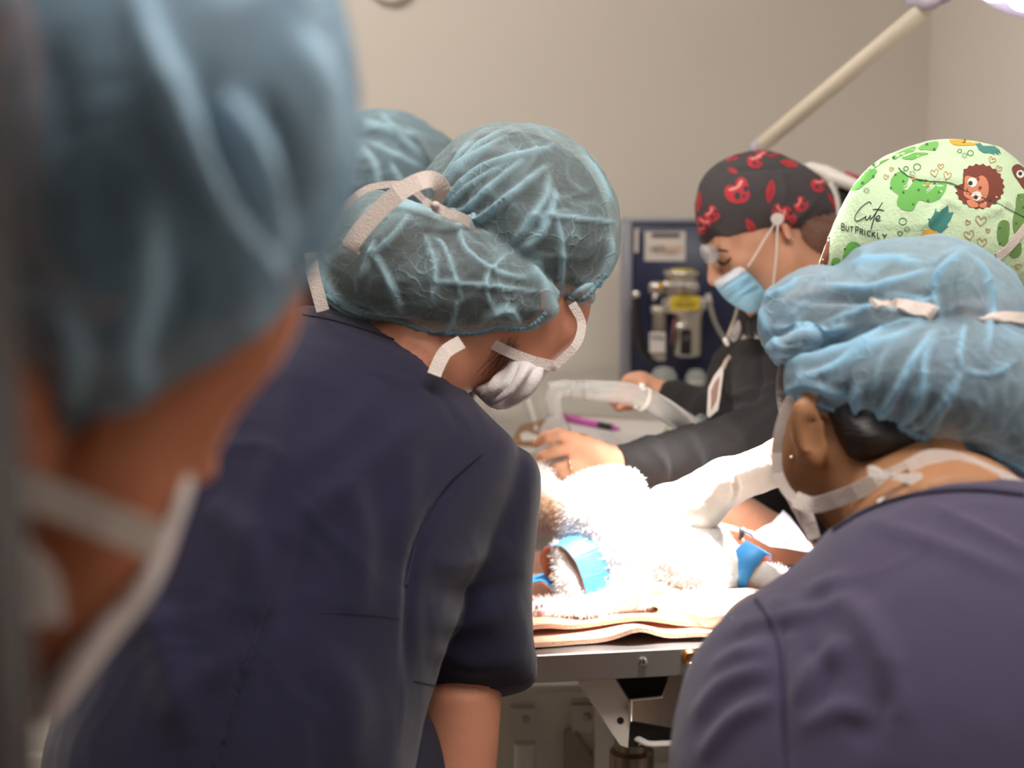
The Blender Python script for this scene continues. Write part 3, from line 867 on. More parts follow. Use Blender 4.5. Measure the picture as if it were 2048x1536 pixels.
# ------------------------------------------------------------------ figures
def headp(c, f, u, s=1.0, nose=True):
    """head prims; c centre of the skull, f look direction, u crown direction"""
    c = np.asarray(c, float); f = f / np.linalg.norm(f)
    u = u - (u @ f) * f; u /= np.linalg.norm(u); x = np.cross(f, u)
    R = np.stack([x, f, u], 1)
    P = lambda a, b, z: c + s * (a * x + b * f + z * u)
    E = lambda p, r: ell(P(*p), np.array(r) * s, R)
    S = lambda p, q, a, b=None: seg(P(*p), P(*q), a * s, (a if b is None else b) * s)
    it = [E((0, -.012, .022), (.074, .096, .086)),
          (E((0, .03, -.03), (.062, .066, .08)), .02),
          (S((-.05, .005, -.06), (-.018, .072, -.098), .018, .015), .03), (S((.05, .005, -.06), (.018, .072, -.098), .018, .015), .03),
          (E((0, .075, -.1), (.024, .018, .017)), .02),
          (S((-.033, .086, .018), (.033, .086, .018), .011), .012)]
    for sg in (-1, 1):
        it += [(E((sg * .032, .102, -.002), (.015, .014, .011)), .008, 'cut'), (E((sg * .031, .082, -.003), (.0135, .0125, .012)), .002),
               (E((sg * .042, .075, -.035), (.018, .016, .018)), .02),
               (E((sg * .012, .105, -.04), (.008, .009, .007)), .006)]
    it += [(S((0, .095, .004), (0, .117, -.032), .007, .010), .010), (E((0, .112, -.036), (.010, .010, .008)), .006),
           (E((0, .097, -.064), (.022, .010, .005)), .003), (E((0, .095, -.074), (.019, .010, .006)), .003)]
    for sg in (-1, 1):
        e = P(sg * .079, -.008, -.012)
        ex_ = (x * sg * .86 - f * .5); ex_ /= np.linalg.norm(ex_); fy_ = np.cross(u, ex_)
        Re = np.stack([ex_, fy_, u], 1)
        it += [(ell(e, np.array((.007, .017, .031)) * s, Re), .006), (ell(e + ex_ * .006 * s, np.array((.005, .010, .019)) * s, Re), .003, 'cut')]
    return it, P, R
def handp(w, f, n, side, curl=(.5, .5, .5, .5), s=1.0, spread=1.0, thumb=.5):
    f = f / np.linalg.norm(f); n = n - (n @ f) * f; n /= np.linalg.norm(n); t = side * np.cross(f, n)
    kn = [(.086, .030), (.090, .010), (.084, -.011), (.074, -.030)]
    ln = [(.040, .024, .019), (.044, .028, .020), (.041, .026, .019), (.031, .019, .017)]
    it = []
    for i, (a, b) in enumerate(kn):
        k = w + s * (f * a + t * b)
        it.append((seg(w + s * (t * b * .45), k, .013 * s, .0105 * s), .012))
        d = f + t * b * 2.0 * spread; d /= np.linalg.norm(d); p = k; ang = curl[i] * .7
        for j, l in enumerate(ln[i]):
            dd = d * math.cos(ang) - n * math.sin(ang); q = p + dd * l * s
            it.append((seg(p, q, (.0095 - j * .001 - (.001 if i == 3 else 0)) * s, (.0088 - j * .001 - (.001 if i == 3 else 0)) * s), .004 if j else .006)); p = q; ang += curl[i] * 1.0
    b0 = w + s * (f * .02 + t * .022 - n * .006); b1 = b0 + s * (f * .028 + t * .026 - n * .014); b2 = b1 + s * (f * .030 + t * (.014 - .02 * thumb) - n * .012); b3 = b2 + s * (f * .024 - t * .012 * thumb - n * .008)
    it += [(seg(b0, b1, .014 * s, .0115 * s), .012), (seg(b1, b2, .011 * s, .0095 * s), .005), (seg(b2, b3, .0095 * s, .008 * s), .004)]
    return it
def lower(par, hip, foot, mats=None, dirn=(0, 1, 0), w=.1):
    """trousers and shoes down to the floor"""
    hip = np.asarray(hip, float); foot = np.asarray(foot, float); dirn = np.asarray(dirn, float); sd = np.array([dirn[1], -dirn[0], 0])
    it = [ell(hip, (.165, .125, .13))]
    shoes = []
    for s in (-1, 1):
        h = hip + sd * s * .085 - np.array([0, 0, .04]); a = np.array([foot[0], foot[1], .1]) + sd * s * w
        k = (h + a) / 2 + dirn * .03
        it += [(seg(h, k, .088, .066), .03), (seg(k, a, .066, .052), .02)]
        shoes.append(field([ell(a + dirn * .05 - np.array([0, 0, .058]), (.048, .048, .042)), (seg(a + dirn * -.03 - np.array([0, 0, .055]), a + dirn * .16 - np.array([0, 0, .065]), .04, .034), .02)]))
    V, Fq = surf(field(it), .012); V[:, 2] = np.maximum(V[:, 2], .04); link('trousers', V, Fq, mats or M_trs, par)
    for sf in shoes:
        V, Fq = surf(sf, .008); V[:, 2] = np.maximum(V[:, 2], 0.0); link('shoe', V, Fq, M_shoe, par)
def body(items, h, mm, foot, label):
    V, Fq = surf(field(items), h)
    o = link('person', V, Fq, mm, loc=(foot[0], foot[1], 0)); tag(o, label, 'person'); return o, V, Fq
def cloth(name, F, h, mm, par, lines=(), wr=0.0, ws=9.0, seed=1, attr=False, smooth=2, extra=None, wstr=(1, 1, 1), fold_gain=1.0, fine=0.0):
    V, Fq = surf(F, h, smooth); N = normals(V, Fq)
    d = np.zeros(len(V)); mk = np.zeros(len(V))
    if lines: d, mk = folds(V, N, lines)
    if wr > 0:
        q = V * np.array(wstr) * ws + 7.3 * (fbm(V * ws * .6, seed + 9)[:, None] - .5) * .6
        r = ridged(q, seed, 4) * .6 + ridged(q * 1.9 + 5, seed + 3, 4) * .4
        d = d + wr * (r - .3)
        mk2 = np.clip((r - .45) * 1.6, 0, .6)
    else: mk2 = 0
    if fine > 0:
        q = V * 38 + 9 * (fbm(V * 16, seed + 21)[:, None] - .5) * .5
        r2 = ridged(q, seed + 31, 6) * np.clip((noise(V * 20, seed + 41) - .35) * 3, 0, 1)
        d = d + fine * r2; mk2 = np.maximum(mk2, r2 * .55)
    if extra is not None: d = d + extra(V, N)
    V = V + N * d[:, None]
    at = {'fold': np.clip(np.maximum(mk * fold_gain, 0) + mk2 * .55 * (attr is not False), 0, 1)} if attr is not False else None
    o = link(name, V, Fq, mm, par, attr=at)
    return o, V, Fq
def strap(name, pts, width, mm, par, sk=None, thick=.0012, off=.002, nrm=None):
    """pts: (px, py, distance or None = lies on sk)"""
    P = []; N = []
    pl = smooth_poly([p[:2] for p in pts], 5, False)
    free = not any(p[2] is None for p in pts)
    if free:
        dd = np.interp(np.linspace(0, 1, len(pl)), np.linspace(0, 1, len(pts)), [p[2] for p in pts])
        P = W(pl[:, 0], pl[:, 1], dd); N = -FWD if nrm is None else nrm
    else:
        for x, y in pl:
            h = sk.hit(x, y, off)
            if h: P.append(h[0]); N.append(h[1])
        P = np.array(P); N = np.array(N)
        for _ in range(3): P[1:-1] = (P[:-2] + P[1:-1] * 2 + P[2:]) / 4; N[1:-1] = (N[:-2] + N[1:-1] * 2 + N[2:]) / 4
    return link(name, *band(P, width, thick, N), mm, par, smooth=False)

# ============ person in the middle: teal cap, navy scrubs, bent over the table
f2 = CD(.55, -.62, .55); u2 = CD(.36, .78, .51)
c2 = W(1030, 500, 1.56)
hp, H2, R2 = headp(c2, f2, u2, 1.0)
ft2 = np.array([-.22, 1.40, 0])
it = hp + [(cp(985, 620, 1.54, 95, 800, 760, 1.50, 110), .03),
           (cp(740, 760, 1.52, 90, 640, 1100, 1.42, 170), .05), (cp(560, 900, 1.45, 110, 900, 950, 1.56, 90), .05),
           (cp(640, 1100, 1.42, 170, 480, 1700, 1.33, 190), .05),
           (pil([(890, 690), (960, 668), (1040, 680), (1120, 630), (1165, 585), (1185, 590), (1168, 640), (1160, 680), (1110, 725), (1040, 770), (970, 795), (925, 760), (880, 735)], 1.56, .05), .012),
           (cp(945, 1000, 1.55, 60, 925, 1300, 1.53, 84), .03), (cp(925, 1300, 1.53, 86, 905, 1640, 1.50, 80), .01), (cp(905, 1640, 1.50, 80, 800, 1590, 1.68, 55), .01),
           (cp(400, 900, 1.38, 80, 350, 1300, 1.32, 95), .03), (cp(350, 1300, 1.32, 95, 400, 1640, 1.30, 80), .01), (cp(400, 1640, 1.30, 80, 560, 1600, 1.5, 55), .01)]
it += [(p, k) if len(q) == 2 else (p, k) for q in handp(W(800, 1590, 1.68), CD(-.3, .1, .9), CD(0, 1, .1), 1) for p, k in (q,)]
it += handp(W(560, 1600, 1.5), CD(.3, .1, .9), CD(0, 1, .1), -1)
p2, VB2, FB2 = body(it, .0055, M_skinD, ft2, 'person in navy scrubs and a teal bouffant cap, back to us, bent over the table')
lower(p2, (-.24, 1.38, .93), ft2)
scr2 = field([pil([(600, 612), (636, 613), (720, 640), (800, 668), (852, 694), (884, 732), (930, 782), (990, 842), (1035, 893), (1020, 1000), (935, 1180), (860, 1400), (830, 1560), (815, 1800), (90, 1800), (80, 1560), (120, 1380), (190, 1150), (250, 950), (340, 800), (450, 690), (540, 640)], 1.44, .135, n=3, g=(.00012, -.00012)),
             (pil([(930, 900), (985, 885), (1036, 893), (1070, 918), (1082, 960), (1076, 1050), (1064, 1150), (1064, 1250), (1072, 1330), (1072, 1362), (1040, 1384), (960, 1395), (880, 1392), (830, 1382), (812, 1340), (810, 1220), (828, 1100), (870, 980)], 1.53, .075, n=3), .008)])
L2 = [([(600, 700), (560, 900), (480, 1150), (400, 1400)], 40, .006), ([(900, 820), (780, 900), (640, 1010), (560, 1100)], 38, .008), ([(690, 960), (720, 1080), (700, 1240)], 34, .009), ([(820, 900), (810, 1000), (790, 1120)], 30, .006),
      ([(620, 1020), (600, 1150), (560, 1260)], 26, -.006), ([(540, 1200), (470, 1400), (430, 1560)], 9, -.007), ([(950, 925), (880, 1000), (835, 1090), (815, 1200), (812, 1360)], 10, -.007),
      ([(1020, 1080), (940, 1120), (860, 1130)], 22, .005), ([(1050, 1210), (950, 1240), (850, 1250)], 26, .006), ([(1055, 1310), (950, 1330), (850, 1290)], 22, .005), ([(1060, 1160), (960, 1180), (860, 1190)], 16, -.004),
      ([(250, 1150), (330, 1300), (380, 1500)], 40, .010), ([(420, 1000), (500, 1100), (520, 1250)], 36, .007), ([(640, 1300), (700, 1400), (690, 1536)], 40, .007), ([(330, 1450), (420, 1350), (520, 1300)], 30, .005), ([(760, 760), (700, 860), (560, 960)], 40, .005)]
sm2, V2, F2 = cloth('scrub_top', scr2, .0055, M_navy, p2, L2, wr=.003, ws=7, seed=5)
sk2 = Skin(V2, F2); mb = MB()
for ln in ([(606, 630), (660, 640), (740, 664), (820, 694), (862, 724), (880, 748)],): decal_line(mb, sk2, ln, 4, 0, .001, .0012)
decal_line(mb, sk2, [(962, 906), (900, 960), (858, 1020), (830, 1090), (812, 1170)], 5, 0, .001, .001)
decal_line(mb, sk2, [(545, 1180), (500, 1310), (455, 1430), (425, 1530)], 4, 0, .001, .001)
decal_line(mb, sk2, [(640, 1225), (720, 1228), (800, 1238)], 1.6, 0, .0004, .0004)
decal_line(mb, sk2, [(826, 1362), (880, 1372), (960, 1376), (1040, 1366), (1066, 1346)], 1.6, 0, .0004, .0004)
onto(sm2, mb, [M_navyseam])
ca = pil([(850, 345), (868, 320), (910, 277), (954, 253), (998, 243), (1051, 245), (1109, 262), (1153, 287), (1198, 333), (1229, 387), (1240, 446), (1237, 507), (1220, 547), (1196, 574), (1172, 606), (1148, 608), (1128, 600), (1113, 622), (1091, 664), (1047, 672), (1010, 640), (940, 560), (880, 470), (845, 400)], 1.575, .118)
cbb = pil([(660, 455), (690, 418), (728, 392), (768, 384), (821, 404), (874, 418), (920, 430), (967, 452), (1020, 486), (1065, 521), (1091, 556), (1104, 592), (1098, 630), (1072, 660), (1035, 663), (998, 664), (954, 675), (901, 677), (848, 672), (790, 650), (733, 641), (688, 627), (653, 596), (640, 556), (634, 507), (644, 478)], 1.50, .082)
cap2 = field([ca, (cbb, .006), (ep(1166, 588, 1.53, 26, 20, .022, 30), .003), (ep(1140, 604, 1.54, 20, 14, .02, -20), .003), (ep(1070, 655, 1.55, 34, 14, .02, 25), .004)])
LC = [([(872, 400), (930, 330), (1010, 275)], 5, .006), ([(880, 410), (910, 385), (965, 338), (1043, 313), (1105, 296)], 6, .008), ([(890, 425), (932, 420), (998, 362), (1050, 318)], 6, .007),
      ([(905, 440), (963, 440), (1043, 375), (1096, 331)], 7, .009), ([(930, 455), (980, 425), (1035, 385)], 6, .007), ([(1029, 485), (1050, 455), (1069, 428), (1090, 392), (1096, 348)], 8, .010), ([(1040, 500), (1078, 470), (1100, 420), (1108, 380)], 9, .008),
      ([(1050, 432), (1100, 432), (1180, 440), (1239, 446)], 4, .004), ([(1110, 430), (1122, 500), (1120, 590)], 6, .006), ([(1160, 300), (1200, 360), (1222, 420)], 8, .005), ([(885, 380), (950, 300), (1010, 262)], 5, .006),
      ([(900, 410), (945, 370), (1000, 335)], 5, .006), ([(870, 385), (915, 320), (950, 285)], 5, .005), ([(1060, 530), (1085, 570), (1100, 630)], 9, .007), ([(1215, 470), (1216, 520), (1185, 575)], 8, .006), ([(1125, 600), (1160, 582), (1200, 560)], 6, .007),
      ([(690, 500), (740, 430), (820, 410), (900, 430)], 12, .004), ([(730, 520), (780, 480), (820, 430)], 5, .005), ([(720, 560), (740, 520), (750, 480)], 6, .006), ([(860, 560), (960, 570), (1085, 585)], 4, .005), ([(915, 440), (930, 500), (990, 545), (1060, 560)], 5, .006),
      ([(745, 500), (780, 560), (805, 620)], 7, .007), ([(690, 600), (760, 640), (830, 645)], 8, -.006), ([(640, 520), (655, 570), (700, 620)], 10, .006), ([(850, 470), (870, 540), (860, 610)], 4, .004), ([(960, 640), (1010, 615), (1040, 650)], 7, .009), ([(1095, 560), (1105, 600), (1090, 640)], 6, .008),
      ([(880, 676), (905, 640), (915, 600)], 4, .005), ([(1010, 510), (970, 560), (985, 620)], 4, .004), ([(870, 480), (890, 500), (925, 600)], 4, .004)]
cp2, Vc, Fc_ = cloth('bouffant_cap', cap2, .0032, M_veil1, p2, LC, wr=.0030, ws=15, seed=3, attr=True, fine=.0022)
hr2 = inside(field([ell(c2 + .02 * u2 - .012 * f2, (.095, .115, .105), R2), (grow(cbb, -.010), .012)]), cap2, .010)
V, Fq = surf(hr2, .004); V = tuck(V, cap2, dmid=9, off=.010, margin=-3, reach=.05); link('hair', V, Fq, M_hair, p2)
skc2 = Skin(Vc, Fc_)
M_el = mat('gathered_edge', rgb(118, 152, 164), .9, bump=.8, scale=220, var=.12, vscale=120)
def elastic(sk, pts, par, r=.0032, off=.001, mm=None):
    P, N = on_skin(sk, pts, off, 14)
    if P is None: return
    k = np.arange(len(P)); P = P + N * (.0012 * np.sin(k * 1.7))[:, None]
    for _ in range(1): P[1:-1] = (P[:-2] + P[1:-1] * 2 + P[2:]) / 4
    link('elastic_edge', *tube(P, r * (1 + .30 * np.sin(k * 2.3) * np.sin(k * .37 + 1)), 10, flat=.6, ref=N), mm or M_el, par)
elastic(skc2, [(650, 588), (690, 618), (735, 632), (790, 640), (850, 660), (905, 666), (955, 664), (1000, 654), (1040, 656), (1066, 648), (1092, 624)], cp2)
elastic(skc2, [(1134, 594), (1165, 598), (1188, 574), (1212, 548)], cp2, .003)
VB2 = refit(p2, VB2, FB2, (scr2, dict(dmid=1.62)), (cap2, dict(dmid=1.575, off=.012)))
mk = pil([(967, 676), (1016, 698), (1065, 716), (1105, 729), (1092, 752), (1078, 773), (1051, 800), (1012, 817), (981, 813), (958, 792), (925, 765), (960, 770), (998, 747), (1012, 715)], 1.53, .062)
cloth('face_mask', grow(mk, .001), .0028, M_mask, p2, [([(1018, 712), (990, 765), (962, 798)], 5, .005), ([(1058, 726), (1030, 775), (985, 808)], 4, .005), ([(1086, 734), (1062, 775), (1020, 812)], 4, .005), ([(1040, 720), (1008, 775), (980, 800)], 5, -.006), ([(1074, 732), (1046, 778), (1005, 810)], 5, -.006)], wr=.001, ws=30, seed=2)
strap('mask_tie', [(967, 678, 1.49), (1016, 703, 1.485), (1065, 722, 1.485), (1112, 733, 1.50)], .011, M_tie, p2)
strap('mask_tie', [(1144, 607, 1.50), (1162, 640, 1.50), (1161, 668, 1.495), (1148, 695, 1.49), (1110, 732, 1.49)], .009, M_tie, p2)
strap('mask_tie', [(923, 684, 1.45), (893, 702, 1.43), (880, 722, 1.425), (868, 750, 1.42)], .014, M_tie, p2)
strap('mask_tie', [(622, 505, 1.46), (626, 545, 1.45), (636, 585, 1.45), (646, 622, 1.45)], .013, M_tie, p2)
strap('mask_tie', [(700, 500, 1.395), (708, 480, 1.39), (742, 438, 1.385), (795, 388, 1.38), (839, 363, 1.385), (866, 360, 1.40), (884, 378, 1.42), (872, 408, 1.44)], np.array([.020] + [.017] * 30 + [.011] * 5)[:36], M_tie, p2)
strap('mask_tie', [(664, 442, 1.44), (715, 390, 1.43), (755, 372, 1.43), (812, 371, 1.43), (848, 400, 1.44), (866, 411, 1.44)], .007, M_tie, p2)
strap('mask_tie', [(868, 412, 1.42), (890, 424, 1.42), (915, 432, 1.43), (940, 444, 1.45)], .010, M_tie, p2)
V, Fq = surf(field([ep(870, 411, 1.415, 11, 9, .008)]), .0015); link('tie_knot', V, Fq, M_tie, p2)
# loose hairs at the nape
mb = MB(); rnd = random.Random(2)
for i in range(90):
    x = rnd.uniform(950, 1040); y = rnd.uniform(672, 690); a = rnd.uniform(-.2, 1.2)
    l = rnd.uniform(25, 70); pts = [(x, y), (x - l * .3 * math.cos(a), y + l * .5), (x - l * .7 * math.cos(a), y + l * .95)]
    P = W(np.array([p[0] for p in pts]), np.array([p[1] for p in pts]), 1.488 + rnd.uniform(0, .012))
    mb.add(*tube(curve3(P, 4), .00022, 3))
mb.build('stray_hair', M_hair, p2, smooth=True)

# ============ second teal cap behind
ft3 = np.array([-.29, 2.60, 0]); c3 = W(750, 372, 2.50)
f3 = CD(.45, -.75, -.1); u3 = CD(.2, .6, .3)
hp, H3, R3 = headp(c3, f3, u3, .93)
it = hp + [(seg(c3 - u3 * .08, (-.28, 2.62, 1.40), .055), .02), (seg((-.29, 2.6, 1.34), (-.29, 2.63, 1.0), .1, .11), .04), (seg((-.41, 2.6, 1.33), (-.17, 2.6, 1.33), .045), .04)]
for s in (-1, 1):
    it += [(seg((-.285 + s * .135, 2.6, 1.33), (-.285 + s * .17, 2.56, 1.06), .044, .04), .02), (seg((-.285 + s * .17, 2.56, 1.06), (-.285 + s * .10, 2.40, .99), .036, .028), .01)]
    it += handp(np.array([-.285 + s * .10, 2.40, .99]), np.array([-s * .3, -1, -.1]), np.array([0, 0, 1.0]), -s, (.3, .3, .3, .3))
p3, VB3, FB3 = body(it, .007, M_skinB, ft3, 'person almost hidden behind the middle figure, only the teal cap showing')
lower(p3, (-.29, 2.62, .95), ft3, dirn=(0, -1, 0))
ts = field([seg((-.29, 2.61, 1.35), (-.29, 2.63, .92), .125, .145), (seg((-.42, 2.6, 1.33), (-.15, 2.6, 1.33), .062), .05), (seg((-.42, 2.6, 1.33), (-.45, 2.57, 1.14), .062, .06), .02), (seg((-.15, 2.6, 1.33), (-.12, 2.57, 1.14), .062, .06), .02)])
cloth('scrub_top', ts, .009, M_navy, p3, wr=.005, ws=9)
c3a = pil([(640, 300), (680, 245), (715, 224), (764, 218), (821, 229), (866, 255), (905, 282), (915, 330), (880, 420), (800, 470), (700, 470), (640, 420)], 2.54, .115)
c3b = pil([(600, 340), (640, 290), (690, 277), (755, 282), (799, 298), (843, 324), (862, 360), (850, 420), (800, 470), (700, 480), (620, 450)], 2.45, .08)
o, Vx, Fx = cloth('bouffant_cap', field([c3a, (c3b, .006)]), .0045, M_veil3, p3, [([(720, 240), (780, 260), (850, 275)], 8, .004), ([(760, 225), (800, 270), (850, 320)], 7, .005), ([(740, 285), (790, 310), (840, 335)], 6, .005), ([(780, 330), (800, 360), (810, 400)], 6, .006), ([(720, 290), (750, 330), (760, 380)], 8, .004)], wr=.004, ws=16, seed=11, attr=True)
V, Fq = surf(inside(field([ell(c3 + u3 * .02, (.09, .105, .095), R3), (grow(c3b, -.014), .02)]), field([c3a, (c3b, .006)]), .006), .006); link('hair', V, Fq, M_hair, p3)
refit(p3, VB3, FB3, (field([c3a, (c3b, .006)]), dict(dmid=2.5)), (ts, dict(reach=.03)))

# ============ person in black: printed cap, blue mask, holds the breathing cone
c4 = W(1526, 456, 2.225); f4 = CD(-.86, -.50, -.10); u4 = CD(-.5, .86, 0)
hp, H4, R4 = headp(c4, f4, u4, .93)
ft4 = np.array([.47, 2.34, 0])
it = hp + [(cp(1590, 540, 2.24, 75, 1640, 660, 2.32, 80), .03), (cp(1640, 720, 2.36, 150, 1620, 1000, 2.36, 140), .05), (cp(1520, 720, 2.32, 60, 1780, 720, 2.36, 60), .04),
           (cp(1620, 1000, 2.36, 140, 1620, 1250, 2.36, 140), .04),
           (cp(1530, 760, 2.26, 62, 1500, 900, 2.18, 50), .03), (cp(1500, 900, 2.18, 48, 1230, 925, 2.10, 32), .01),
           (cp(1700, 760, 2.3, 60, 1640, 940, 2.3, 48), .03), (cp(1640, 940, 2.3, 46, 1420, 850, 2.34, 40), .01), (cp(1420, 850, 2.34, 40, 1320, 790, 2.38, 27), .01)]
# left hand around the cone
dh_ = 2.075
it += [(cp(1228, 927, 2.09, 34, 1190, 915, dh_, 30), .012), (cp(1190, 915, dh_, 27, 1168, 896, dh_ - .01, 20), .012), (cp(1195, 925, dh_, 24, 1165, 932, dh_ - .005, 17), .012), (cp(1190, 905, dh_, 24, 1172, 892, dh_ - .008, 17), .01)]
fing = [[(1172, 890), (1148, 876), (1118, 868), (1093, 873), (1073, 887)], [(1164, 902), (1138, 897), (1108, 902), (1086, 912), (1074, 922)], [(1166, 922), (1142, 930), (1112, 937), (1090, 944)], [(1176, 938), (1150, 946), (1124, 951), (1098, 957)]]
frr = [[15, 13, 12, 11.5, 9.5], [15, 13.5, 12.5, 11.5, 9.5], [14, 12, 11.5, 9.5], [13, 11, 10, 8.5]]
for fi, rr in zip(fing, frr):
    n = len(fi)
    for k in range(n - 1):
        d0 = dh_ - .01 - .028 * math.sin(math.pi * k / (n - 1) * .8); d1 = dh_ - .01 - .028 * math.sin(math.pi * (k + 1) / (n - 1) * .8)
        it.append((cp(*fi[k], d0, rr[k], *fi[k + 1], d1, rr[k + 1]), .005 if k else .009))
it += [(cp(1190, 900, dh_ + .01, 17, 1165, 880, dh_ + .04, 14), .01), (cp(1165, 880, dh_ + .04, 14, 1130, 880, dh_ + .055, 11), .005)]
# right hand at the cart
it += [(cp(1320, 790, 2.38, 27, 1280, 770, 2.39, 26), .012), (cp(1280, 770, 2.39, 25, 1262, 768, 2.39, 22), .01)]
for a in ([(1262, 762), (1240, 780), (1226, 800), (1236, 816)], [(1268, 770), (1252, 792), (1248, 812)], [(1280, 778), (1268, 798), (1258, 814)], [(1292, 784), (1284, 800), (1276, 812)]):
    for k in range(len(a) - 1): it.append((cp(*a[k], 2.385, 11 - k, *a[k + 1], 2.385, 10 - k), .005))
it += [(cp(1290, 770, 2.37, 12, 1262, 800, 2.34, 11), .006), (cp(1262, 800, 2.34, 11, 1238, 818, 2.33, 8), .004)]
p4, V4, F4 = body(it, .0038, M_skinC if False else M_skinA, ft4, 'person in a black hoodie and black and red printed cap, holding the breathing cone')
lower(p4, (.47, 2.36, .90), ft4, mats=M_char, dirn=(-.3, -.95, 0))
hood = field([pil([(1478, 616), (1505, 618), (1540, 606), (1600, 580), (1680, 560), (1760, 600), (1830, 680), (1850, 850), (1830, 1250), (1440, 1250), (1430, 1000), (1404, 850), (1412, 770), (1426, 715), (1452, 680), (1466, 645)], 2.365, .115, n=3),
              (cp(1540, 730, 2.28, 72, 1545, 890, 2.17, 78), .03), (cp(1545, 885, 2.17, 78, 1300, 925, 2.11, 52), .02), (cp(1300, 925, 2.11, 52, 1232, 925, 2.09, 34), .006),
              (cp(1700, 760, 2.3, 80, 1640, 930, 2.28, 70), .03), (cp(1640, 930, 2.28, 66, 1420, 845, 2.33, 62), .02), (cp(1430, 850, 2.33, 60, 1345, 795, 2.37, 36), .01),
              (cp(1520, 655, 2.20, 26, 1620, 620, 2.24, 52), .02)])
sh4, Vh, Fh = cloth('hoodie', hood, .0045, M_char, p4, [([(1240, 900), (1245, 925), (1240, 950)], 5, -.004), ([(1300, 890), (1330, 930), (1320, 975)], 9, .005), ([(1370, 860), (1400, 920), (1390, 990)], 12, .007), ([(1440, 840), (1480, 890), (1470, 960)], 14, .008), ([(1520, 700), (1522, 770), (1500, 820)], 8, -.007), ([(1440, 760), (1480, 790), (1560, 770)], 12, .008), ([(1430, 830), (1490, 820), (1550, 790)], 10, .007), ([(1460, 680), (1445, 740), (1440, 800)], 12, .005)], wr=.004, ws=12, seed=8)
skh = Skin(Vh, Fh); mb = MB()
decal_fill(mb, skh, [(1477, 640), (1482, 652), (1480, 668), (1474, 680), (1466, 684), (1457, 670), (1466, 656)], 0, .0008, 4)
decal_fill(mb, skh, [(1482, 680), (1488, 668), (1491, 674), (1496, 664), (1499, 670), (1503, 680), (1498, 676), (1492, 678)], 0, .0008, 3, 1)
decal_fill(mb, skh, [(1509, 677), (1511, 665), (1514, 672), (1519, 668), (1520, 678), (1515, 676)], 0, .0008, 3, 1)
decal_line(mb, skh, [(1462, 668), (1470, 676), (1478, 664)], 1.5, 1, .0012)
onto(sh4, mb, [mat('pale_print', rgb(176, 168, 166), .8), M_char])
# cap
cap4 = pil([(1401, 487), (1395, 462), (1390, 436), (1391, 400), (1400, 366), (1422, 336), (1461, 313), (1505, 301), (1546, 303), (1585, 319), (1624, 340), (1653, 364), (1668, 392), (1673, 423), (1664, 443), (1640, 456), (1608, 468), (1575, 475), (1552, 477), (1494, 483), (1440, 490)], 2.235, .102)
o4, Vk, Fk = cloth('surgical_cap', field([cap4]), .0035, mat('black_cotton', rgb(66, 62, 64), .85, bump=.3, scale=800, var=.1, vscale=14), p4, [([(1424, 344), (1470, 342), (1530, 338), (1600, 336)], 5, -.003), ([(1560, 340), (1570, 380), (1560, 420)], 8, .004), ([(1640, 390), (1610, 420), (1570, 450)], 8, .004), ([(1545, 380), (1550, 420), (1530, 470)], 12, -.004)], wr=.0015, ws=20, seed=6)
skk = Skin(Vk, Fk); mb = MB()
V4 = refit(p4, V4, F4, (field([cap4]), dict(dmid=2.235, margin=2)), (hood, dict(dmid=2.5, reach=.16)))
def q4(pts, cx, cy, s=1.0, a=0.0, fx=1):
    ca_, sa_ = math.cos(a), math.sin(a)
    return [(cx + s * (fx * x * ca_ - y * sa_), cy + s * (fx * x * sa_ + y * ca_)) for x, y in pts]
CH = [(-24, 0), (-23, -12), (-14, -18), (-4, -16), (-2, -26), (6, -33), (16, -30), (22, -20), (24, -8), (26, 4), (20, 14), (8, 18), (-6, 18), (-18, 12)]
def cherry(cx, cy, s, a=0.0, fx=1):
    decal_fill(mb, skk, q4(CH, cx, cy, s, a, fx), 0, .0006, 6)
    decal_fill(mb, skk, q4([(-18, -8), (-8, -13), (0, -16), (6, -26), (12, -26), (8, -16), (0, -10), (-10, -6)], cx, cy, s, a, fx), 1, .0009, 5)
    for x, y, r in ((1, 4, 6.5), (18, -10, 5.5), (14, 4, 3)):
        decal_fill(mb, skk, q4([(x + r * math.cos(t), y + r * 1.15 * math.sin(t)) for t in np.linspace(0, 6.28, 9)[:-1]], cx, cy, s, a, fx), 2, .0009, 5)
    decal_line(mb, skk, q4([(14, 14), (22, 8), (24, 2)], cx, cy, s, a, fx), 3 * s, 3, .0009)
def leafd(cx, cy, s, a, w=1.0):
    L = [(0, -26), (7 * w, -14), (9 * w, 2), (5 * w, 16), (0, 26), (-6 * w, 14), (-8 * w, -2), (-5 * w, -16)]
    decal_fill(mb, skk, q4(L, cx, cy, s, a), 0, .0006, 6)
    decal_line(mb, skk, q4([(-1, -16), (2, -2), (-1, 12)], cx, cy, s, a), 2.4 * s, 4, .0009)
cherry(1474, 388, 1.0); cherry(1424, 432, .62, -.3); cherry(1403, 448, .60, .9); cherry(1509, 325, .62, .2); cherry(1522, 303, .5, 3.0)
cherry(1572, 441, .85, -.5); cherry(1602, 412, .58, -.5); cherry(1556, 424, .5, .3, -1); cherry(1634, 372, .6, .5); cherry(1404, 462, .34, .3)
leafd(1540, 383, .92, .15, 1.15); leafd(1503, 456, .86, -.5, 1.1); leafd(1578, 328, .72, -1.35, 1.1); leafd(1398, 404, .85, .12, .7); leafd(1466, 342, .42, -1.2, 1.3); leafd(1470, 314, .75, 1.15, .8); leafd(1663, 400, .6, -.5, .9); leafd(1670, 420, .45, -.4, .9); leafd(1448, 486, .3, 1.6, .9); leafd(1547, 311, .5, 1.3, .8); leafd(1641, 352, .5, -1.1, .8)
